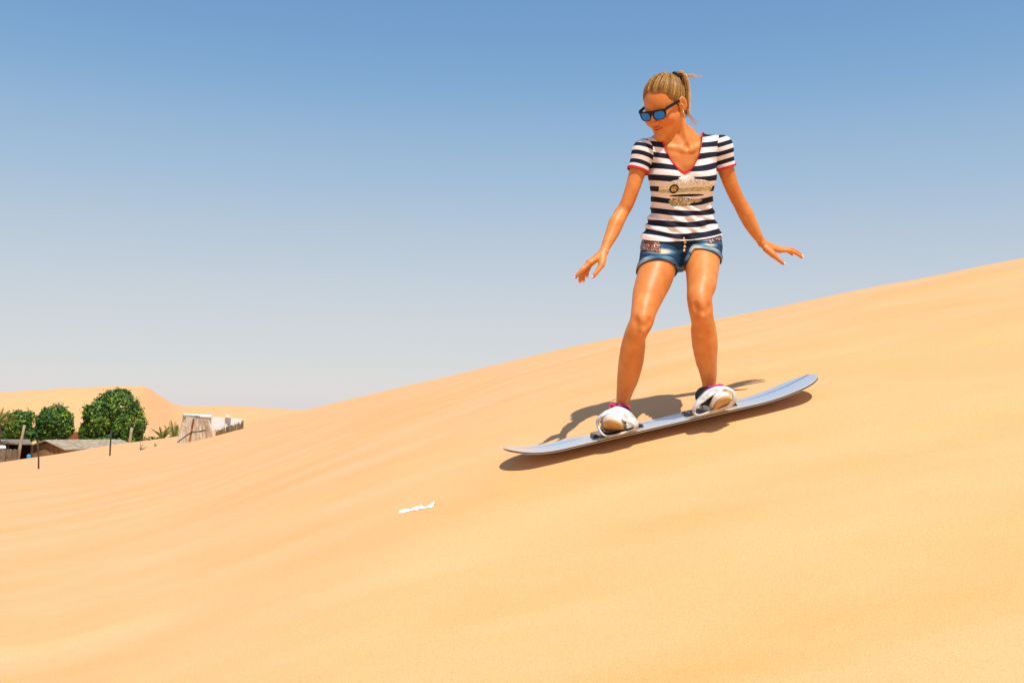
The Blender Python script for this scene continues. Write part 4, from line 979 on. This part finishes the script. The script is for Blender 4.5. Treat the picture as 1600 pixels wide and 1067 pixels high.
def slats(root, name, m, a, b, c, d, n, th, rg, rag=.06):      # a wall of upright pieces: a,b bottom corners, c,d top corners (b below c)
    a, b, c, d = [np.array(q, float) for q in (a, b, c, d)]
    for i in range(n):
        t0, t1 = i/n, (i+.94)/n; nrm = np.cross(b-a, d-a); nrm /= np.linalg.norm(nrm); off = nrm*rg.uniform(-.02, .02); u = np.array([0, 0, rg.uniform(-rag, rag)])
        mb = MB(); mb.slab(a+(b-a)*t0+off, a+(b-a)*t1+off, d+(c-d)*t1+off+u, d+(c-d)*t0+off+u, th); mb.build(name, m, root, False)
rg = np.random.default_rng(5)
# gabled hut of palm mats
FZ = FLOOR-.1
def flat(px, d): q = P(px, 700, d); return np.array([q[0], d, FZ])
hut = empty('palm_hut', flat(76, 80)); bpy.context.view_layer.update()
gl0, gr0 = flat(47.5, 79.5), flat(103, 78.0); ridge0 = (gl0+gr0)/2; zE = P(47.5, 698.5, 79.5)[2]; zEr = P(103, 700.5, 78)[2]; zR = P(77, 690, 79)[2]
back = np.array([4.4, 3.4, 0])
def zz(p, z): return np.array([p[0], p[1], z])
for i in range(6):                          # the gable is a row of mats
    t0, t1 = i/6, (i+.95)/6; q0, q1 = gl0+(gr0-gl0)*t0, gl0+(gr0-gl0)*t1
    h = lambda t: (zE if t < .5 else zEr)+(zR-(zE if t < .5 else zEr))*(1-abs(2*t-1))
    mb = MB(); mb.slab(zz(q0, FZ), zz(q1, FZ), zz(q1, h(t1)-.06), zz(q0, h(t0)-.06), -.05); mb.build('mat_panel', PALMMAT, hut)
mb = MB(); mb.slab(zz(gr0, FZ), zz(gr0+back, FZ), zz(gr0+back, zEr-.05), zz(gr0, zEr-.05), -.06); mb.build('side_wall', PALMMAT, hut)
mb = MB(); mb.slab(zz(gl0, FZ), zz(gl0+back, FZ), zz(gl0+back, zE-.05), zz(gl0, zE-.05), .06); mb.build('side_wall', PALMMAT, hut)
ov = (gr0-gl0)/np.linalg.norm(gr0-gl0); fw = -back/np.linalg.norm(back)*.22
nR = 5
for i in range(nR):
    b0_, b1_ = back*(i/nR), back*((i+.97)/nR); z_ = rg.uniform(-.03, .03); fo = fw if i == 0 else 0
    mb = MB(); mb.slab(zz(gr0+ov*.35+b0_+fo, zEr-.16+z_), zz(gr0+ov*.35+b1_, zEr-.16+z_), zz(ridge0+b1_, zR+.06+z_), zz(ridge0+b0_+fo, zR+.06+z_), .09); mb.build('roof_mat', ROOFM, hut)
    mb = MB(); mb.slab(zz(ridge0+b0_+fo, zR+.05+z_), zz(ridge0+b1_, zR+.05+z_), zz(gl0-ov*.35+b1_, zE-.14+z_), zz(gl0-ov*.35+b0_+fo, zE-.14+z_), .09); mb.build('roof_mat', ROOFM, hut)
mb = MB(); mb.tube([zz(gl0-ov*.35+fw*1.1, zE-.1), zz(ridge0+fw*1.1, zR+.12)], .06, 6); mb.build('barge_pole', WOODP, hut)
mb = MB(); mb.tube([zz(gr0+ov*.35+fw*1.1, zEr-.12), zz(ridge0+fw*1.1, zR+.12)], .06, 6); mb.build('barge_pole', WOODP, hut)
tag(hut, 'brown palm-mat hut with a gable end and long grey thatched roof', 'hut')
# low grey roofed hut behind it, right
hut2 = empty('low_thatched_hut', flat(140, 83)); bpy.context.view_layer.update()
a0, a1 = flat(112, 82), flat(166, 80.5); zt = P(140, 690.5, 84)[2]; ze = P(140, 702, 81)[2]; bk = np.array([.6, 4.2, 0])
mb = MB(); mb.slab(zz(a0, FZ), zz(a1, FZ), zz(a1, ze), zz(a0, ze), -.08); mb.build('wall', GREYMAT, hut2)
for i in range(5):
    t0, t1 = i/5, (i+.96)/5; q0, q1 = a0+(a1-a0)*t0, a0+(a1-a0)*t1
    mb = MB(); mb.slab(zz(q0, ze)+np.array([0, -.3, -.1]), zz(q1, ze)+np.array([0, -.3, -.1]), zz(q1+bk*.5, zt-.5*max(0, t1-.55)), zz(q0+bk*.5, zt-.3*max(0, .3-t0)), .1); mb.build('roof_mat', ROOFM, hut2)
    mb = MB(); mb.slab(zz(q0+bk*.5, zt-.3*max(0, .3-t0)), zz(q1+bk*.5, zt-.5*max(0, t1-.55)), zz(q1+bk, ze), zz(q0+bk, ze), .1); mb.build('roof_mat', ROOFM, hut2)
tag(hut2, 'low grey thatched roof showing right of the gabled hut', 'hut')
# open shelter with a dark inside, far left
sh_ = empty('open_shelter', flat(28, 77)); bpy.context.view_layer.update()
p0, p1 = flat(8, 76), flat(50, 76); zt = P(28, 693.5, 76)[2]; dk = np.array([-1.75, 3.2, 0])
mb = MB(); mb.slab(zz(p0, zt)+np.array([-.4, -.3, 0]), zz(p1, zt-.05)+np.array([.1, -.3, 0]), zz(p1+dk, zt+.15), zz(p0+dk+np.array([-.4, 0, 0]), zt+.15), .12); mb.build('roof', GREYMAT, sh_)
mb = MB(); mb.slab(zz(p0+dk, FZ), zz(p1+dk, FZ), zz(p1+dk, zt+.1), zz(p0+dk, zt+.1), .06); mb.build('back_wall', WOODD_SHADE, sh_)  # inner walls coloured near black, standing in for the shade under the roof
mb = MB(); mb.slab(zz(p1, FZ), zz(p1+dk, FZ), zz(p1+dk, zt+.05), zz(p1, zt-.1), .06); mb.build('side_wall', WOODD_SHADE, sh_)
mb = MB(); mb.slab(zz(p0, FZ), zz(p0+dk, FZ), zz(p0+dk, zt+.05), zz(p0, zt-.1), .06); mb.build('side_wall', WOODD_SHADE, sh_)
for t in (.02, .5, .98):
    q = p0+(p1-p0)*t; mb = MB(); mb.tube([zz(q, FZ), zz(q, zt)], .06, 6); mb.build('post', WOODD_SHADE, sh_)
tag(sh_, 'open shelter with a flat mat roof and black shaded inside', 'shelter')
up_ = empty('raised_awning', P(6, 690, 75)); bpy.context.view_layer.update()
aw = [P(-20, 692, 75), P(14, 692.5, 75), P(13, 688, 77.5), P(-20, 687, 77.5)]
mb = MB(); mb.slab(*aw, .08); mb.build('mat_roof', GREYMAT, up_)
for q in (aw[0], aw[1]*.97+aw[0]*.03, aw[2]*.97+aw[3]*.03): mb = MB(); mb.tube([zz(q, FZ), q], .05, 6); mb.build('post', WOODD_SHADE, up_)
tag(up_, 'grey mat awning at the left edge above the shelter', 'awning')
# fence of grey mats nearer
fe = empty('mat_fence', hit(16, 722)); bpy.context.view_layer.update(); dF = 44
for i, (xa, xb) in enumerate(((-46, -29), (-28.5, -10.5), (-10, 10.5), (11, 31))):
    ga, gb_ = onground(xa, dF+.1*i), onground(xb, dF+.1*i)
    ta, tb = P(xa, 701+.5*i, dF), P(xb, 700.5+.5*i, dF); mb = MB(); n = 7
    for k in range(n):
        t0, t1 = k/n, (k+.97)/n; mb.slab(ga+(gb_-ga)*t0-np.array([0, 0, .3]), ga+(gb_-ga)*t1-np.array([0, 0, .3]), ta+(tb-ta)*t1+np.array([0, rg.uniform(-.03, .03), rg.uniform(-.03, .03)]), ta+(tb-ta)*t0+np.array([0, rg.uniform(-.03, .03), rg.uniform(-.03, .03)]), .04)
    mb.build('mat_panel', GREYMAT, fe)
tag(fe, 'grey weathered mat fence at the left edge below the shelter', 'fence')
sc = empty('white_board', P(3, 698, 44)); bpy.context.view_layer.update(); mb = MB(); mb.slab(P(-6, 700.6, 44.1), P(9.5, 700.6, 44.1), P(8.5, 697, 44.6), P(-6, 696.5, 44.6), .03); mb.build('board', SHEET, sc); tag(sc, 'white board lying on top of the grey mat fence', 'board')
# posts
def post(name, label, bot, top, r0, r1, m, cat='post', group=None):
    mb = MB(); bot = np.array(bot); top = np.array(top); mid = (bot+top)/2+np.array([.02, 0, 0]); mb.tube([bot-np.array([0, 0, .25]), bot*.66+top*.34, bot*.3+top*.7, top], [q_*bot[1]/46 for q_ in (r0, r0*.95, r1*1.05, r1)], 8); o = mb.build(name, m, None, True); tag(o, label, cat, group); return o
b1 = hit(61, 732.5); t1 = P(59, 690, b1[1]); post('fence_post', 'thin dark post on the slope in front of the gabled hut', b1, t1, .037, .032, WOODD_SHADE, group='thin dark posts on the dune')
b2 = hit(171.5, 712); t2 = P(173.8, 673, b2[1]); post('fence_post', 'thin dark post on the slope below the largest tree', b2, t2, .037, .032, WOODD_SHADE, group='thin dark posts on the dune')
q = onground(32, 46); post('wooden_pole', 'pale leaning pole beside the dark shelter opening', q, P(38.3, 664, 46), .07, .055, WOODP)
q = onground(205, 63); post('wooden_pole', 'pale pole standing in front of the largest tree', q, P(206, 668, 63), .075, .06, WOODP)
# rusty fences behind
for label, x0, x1, yt, d in (('rust-brown fence between the middle tree and the largest tree', 98, 128, 673.5, 96), ('rust-brown fence at the left edge under the palm', -30, 12, 678, 90)):
    e_ = empty('rusty_fence', flat((x0+x1)/2, d)); bpy.context.view_layer.update(); n = 6
    slats(e_, 'fence_panel', RUST, flat(x0, d), flat(x1, d), P(x1, yt+1, d), P(x0, yt+2, d), n, .05, rg, .05); tag(e_, label, 'fence', 'rusty fences')
def lathe(prof, c, n=12):
    mb = MB(); V_ = [c+np.array([r*math.cos(2*math.pi*k/n), r*math.sin(2*math.pi*k/n), h]) for r, h in prof for k in range(n)]; F_ = [(i*n+k, i*n+(k+1) % n, (i+1)*n+(k+1) % n, (i+1)*n+k) for i in range(len(prof)-1) for k in range(n)]; return mb.add(V_, F_)
c = flat(45.5, 60); c[2] = P(45.5, 716, 60)[2]
o = lathe([(0, 0), (.10, 0), (.115, .05), (.11, .10), (.115, .12), (.11, .19), (.10, .22), (.03, .235), (.03, .26), (0, .26)], c).build('water_jug', BLUEP, None, True); tag(o, 'small blue plastic jug in front of the shelter opening', 'jug')

# bleached shelter with white sheets, half buried in the near slope
ws = empty('mat_shelter', hit(300, 690)); bpy.context.view_layer.update()
bl, br = hit(277, 694), hit(335, 682); D1 = (bl[1]+br[1])/2; KS = D1/52
A1, B1 = P(276.5, 697, bl[1]), P(336, 685, br[1]); C1, D1_ = P(327, 656.5, br[1]), P(287, 650, bl[1])
n = 6
for i in range(n):
    t0, t1 = i/n, (i+.97)/n; mb = MB(); z_ = np.array([0, rg.uniform(-.05, .05)*KS, 0]); 
    mb.slab(A1+(B1-A1)*t0+z_, A1+(B1-A1)*t1+z_, D1_+(C1-D1_)*t1+z_, D1_+(C1-D1_)*t0+z_, .05*KS); mb.build('mat_panel', PALEMAT, ws)
mb = MB(); mb.tube([P(296, 690, br[1]-.1*KS-.25*KS), P(303, 654, br[1]-.1*KS-.2*KS)], .055*KS, 6); mb.build('pole', RUST, ws)
mb = MB(); mb.tube([P(277, 691, br[1]-.1*KS-.3*KS), P(298, 676, br[1]-.1*KS-.28*KS), P(322, 672, br[1]-.1*KS-.25*KS)], .03*KS, 5); mb.build('branch', WOODD_SHADE, ws)
mb = MB(); mb.tube([P(284, 664, br[1]-.1*KS-.25*KS), P(300, 672, br[1]-.1*KS-.27*KS), P(318, 676, br[1]-.1*KS-.25*KS)], .022*KS, 5); mb.build('branch', WOODP, ws)
mb = MB(); mb.slab(P(286, 652.5, bl[1]-.15*KS), P(312, 653.5, bl[1]-.15*KS), P(312, 650.5, bl[1]-.1*KS), P(286, 649.3, bl[1]-.1*KS), .12*KS); mb.build('thatch_edge', GREYMAT, ws)
dW = D1+.8*KS
for (xa, xb, ya, yb, la, lb) in ((309, 330, 650, 651, 664, 668), (331, 350.5, 651, 652, 669, 670), (351.5, 380, 652, 655, 670, 663)):
    mb = MB(); off = rg.uniform(-.1, .1)*KS; da, db = dW+(xa-309)/71*1.2*KS+off, dW+(xb-309)/71*1.2*KS+off
    mb.slab(P(xa, la+3, da), P(xb, lb+3, db), P(xb, yb, db), P(xa, ya, da), .05*KS); mb.build('white_sheet', SHEET, ws)
mb = MB(); mb.slab(P(286, 650.3, bl[1]-.1*KS), P(330, 652, dW), P(331, 649.5, dW+2.2*KS), P(288, 647.6, dW+2.2*KS), .06*KS); mb.build('white_roof_sheet', SHEET, ws)
mb = MB(); mb.hexa([P(352, 652, dW+.6*KS), P(361, 652.3, dW+.6*KS), P(361, 652.3, dW+1.1*KS), P(352, 652, dW+1.1*KS), P(353, 646.5, dW+.6*KS), P(358, 648.5, dW+.6*KS), P(358, 648.5, dW+1.1*KS), P(353, 646.5, dW+1.1*KS)]); mb.build('roof_weight', SHEET, ws)
def tuft_row(x0, y0, x1, y1, d, n, name, m, root):
    mb = MB()
    for i in range(n):
        t = i/(n-1); p = P(x0+(x1-x0)*t, y0+(y1-y0)*t+1.5, d+1.0*KS*t); h = rg.uniform(.16, .28)*KS; l = rg.uniform(-.12, .12)*KS
        mb.tube([p-np.array([0, 0, .25*KS]), p+np.array([l*.4, 0, h*.6]), p+np.array([l, rg.uniform(-.05, .05)*KS, h])], [.035*KS, .03*KS, .01*KS], 4)
    o = mb.build(name, m, root); o['kind'] = 'stuff'; return o
tuft_row(337, 678, 369, 667, dW-.3*KS, 46, 'thatch_skirt', mat('brown_thatch', (.12, .075, .035), (.24, .16, .08), 3, .95), ws)
tuft_row(371, 667, 380, 662, dW-.1*KS, 16, 'thatch_skirt', mat('brown_thatch', (.14, .085, .04), (.24, .16, .08), 3, .95), ws)
tag(ws, 'half-buried shelter of bleached woven mats hung with white sheets', 'shelter')
# dry twigs
for label, px, py in (('dry twig sprouting from the sand left of the mat shelter', 220, 703), ('tiny dry twig nearest the mat shelter', 242, 697)):
    b0_ = hit(px, py); mb = MB(); big_ = (1 if px < 230 else .4)*b0_[1]/50; w0 = b0_[1]/50
    for dx, dz in ((-.05, .42), (.12, .3), (.32, .16), (.2, .08), (-.1, .12)): mb.tube([b0_-np.array([0, 0, .05]), b0_+np.array([dx*.4, 0, dz*.6])*big_, b0_+np.array([dx, .02, dz])*big_], [.022*w0, .016*w0, .008*w0], 4)
    o = mb.build('dry_twig', WOODD_SHADE, None); tag(o, label, 'twig', 'dry twigs')
# ------------------------------------------------------------------ white scrap on the sand
sc0, sc1 = hit(624, 802), hit(679, 790); V_, F_ = [], []; n, m_ = 36, 9; mid = (sc0+sc1)/2; rg = np.random.default_rng(21)
dirs = sc1-sc0; sd = np.array([.15, 1, .25]); hh = rg.uniform(0, 1, (n, m_))
side = np.cumsum(rg.normal(size=n))*.0022; side -= np.linspace(side[0], side[-1], n)
for i in range(n):
    t = i/(n-1); wd = .006+.013*abs(math.sin(math.pi*t*2.4+.3))*rg.uniform(.4, 1.2)
    for j in range(m_):
        s_ = j/(m_-1)-.5; p = sc0+dirs*t+sd*(s_*wd*2+side[i]); p[2] = float(ground(p[0], p[1]))+.001+.015*(1-abs(2*s_))*(.35+.65*hh[i, j])*abs(math.sin(t*7+1))
        V_.append(p)
F_ = [(i*m_+j, (i+1)*m_+j, (i+1)*m_+j+1, i*m_+j+1) for i in range(n-1) for j in range(m_-1) if rg.random() > .10]
o = mesh('plastic_scrap', V_, F_, mat('white_plastic', (.80, .78, .74), rough=.5), None, False); solidify(o, .0015, 1); tag(o, 'crumpled white plastic scrap lying on the open sand', 'litter')
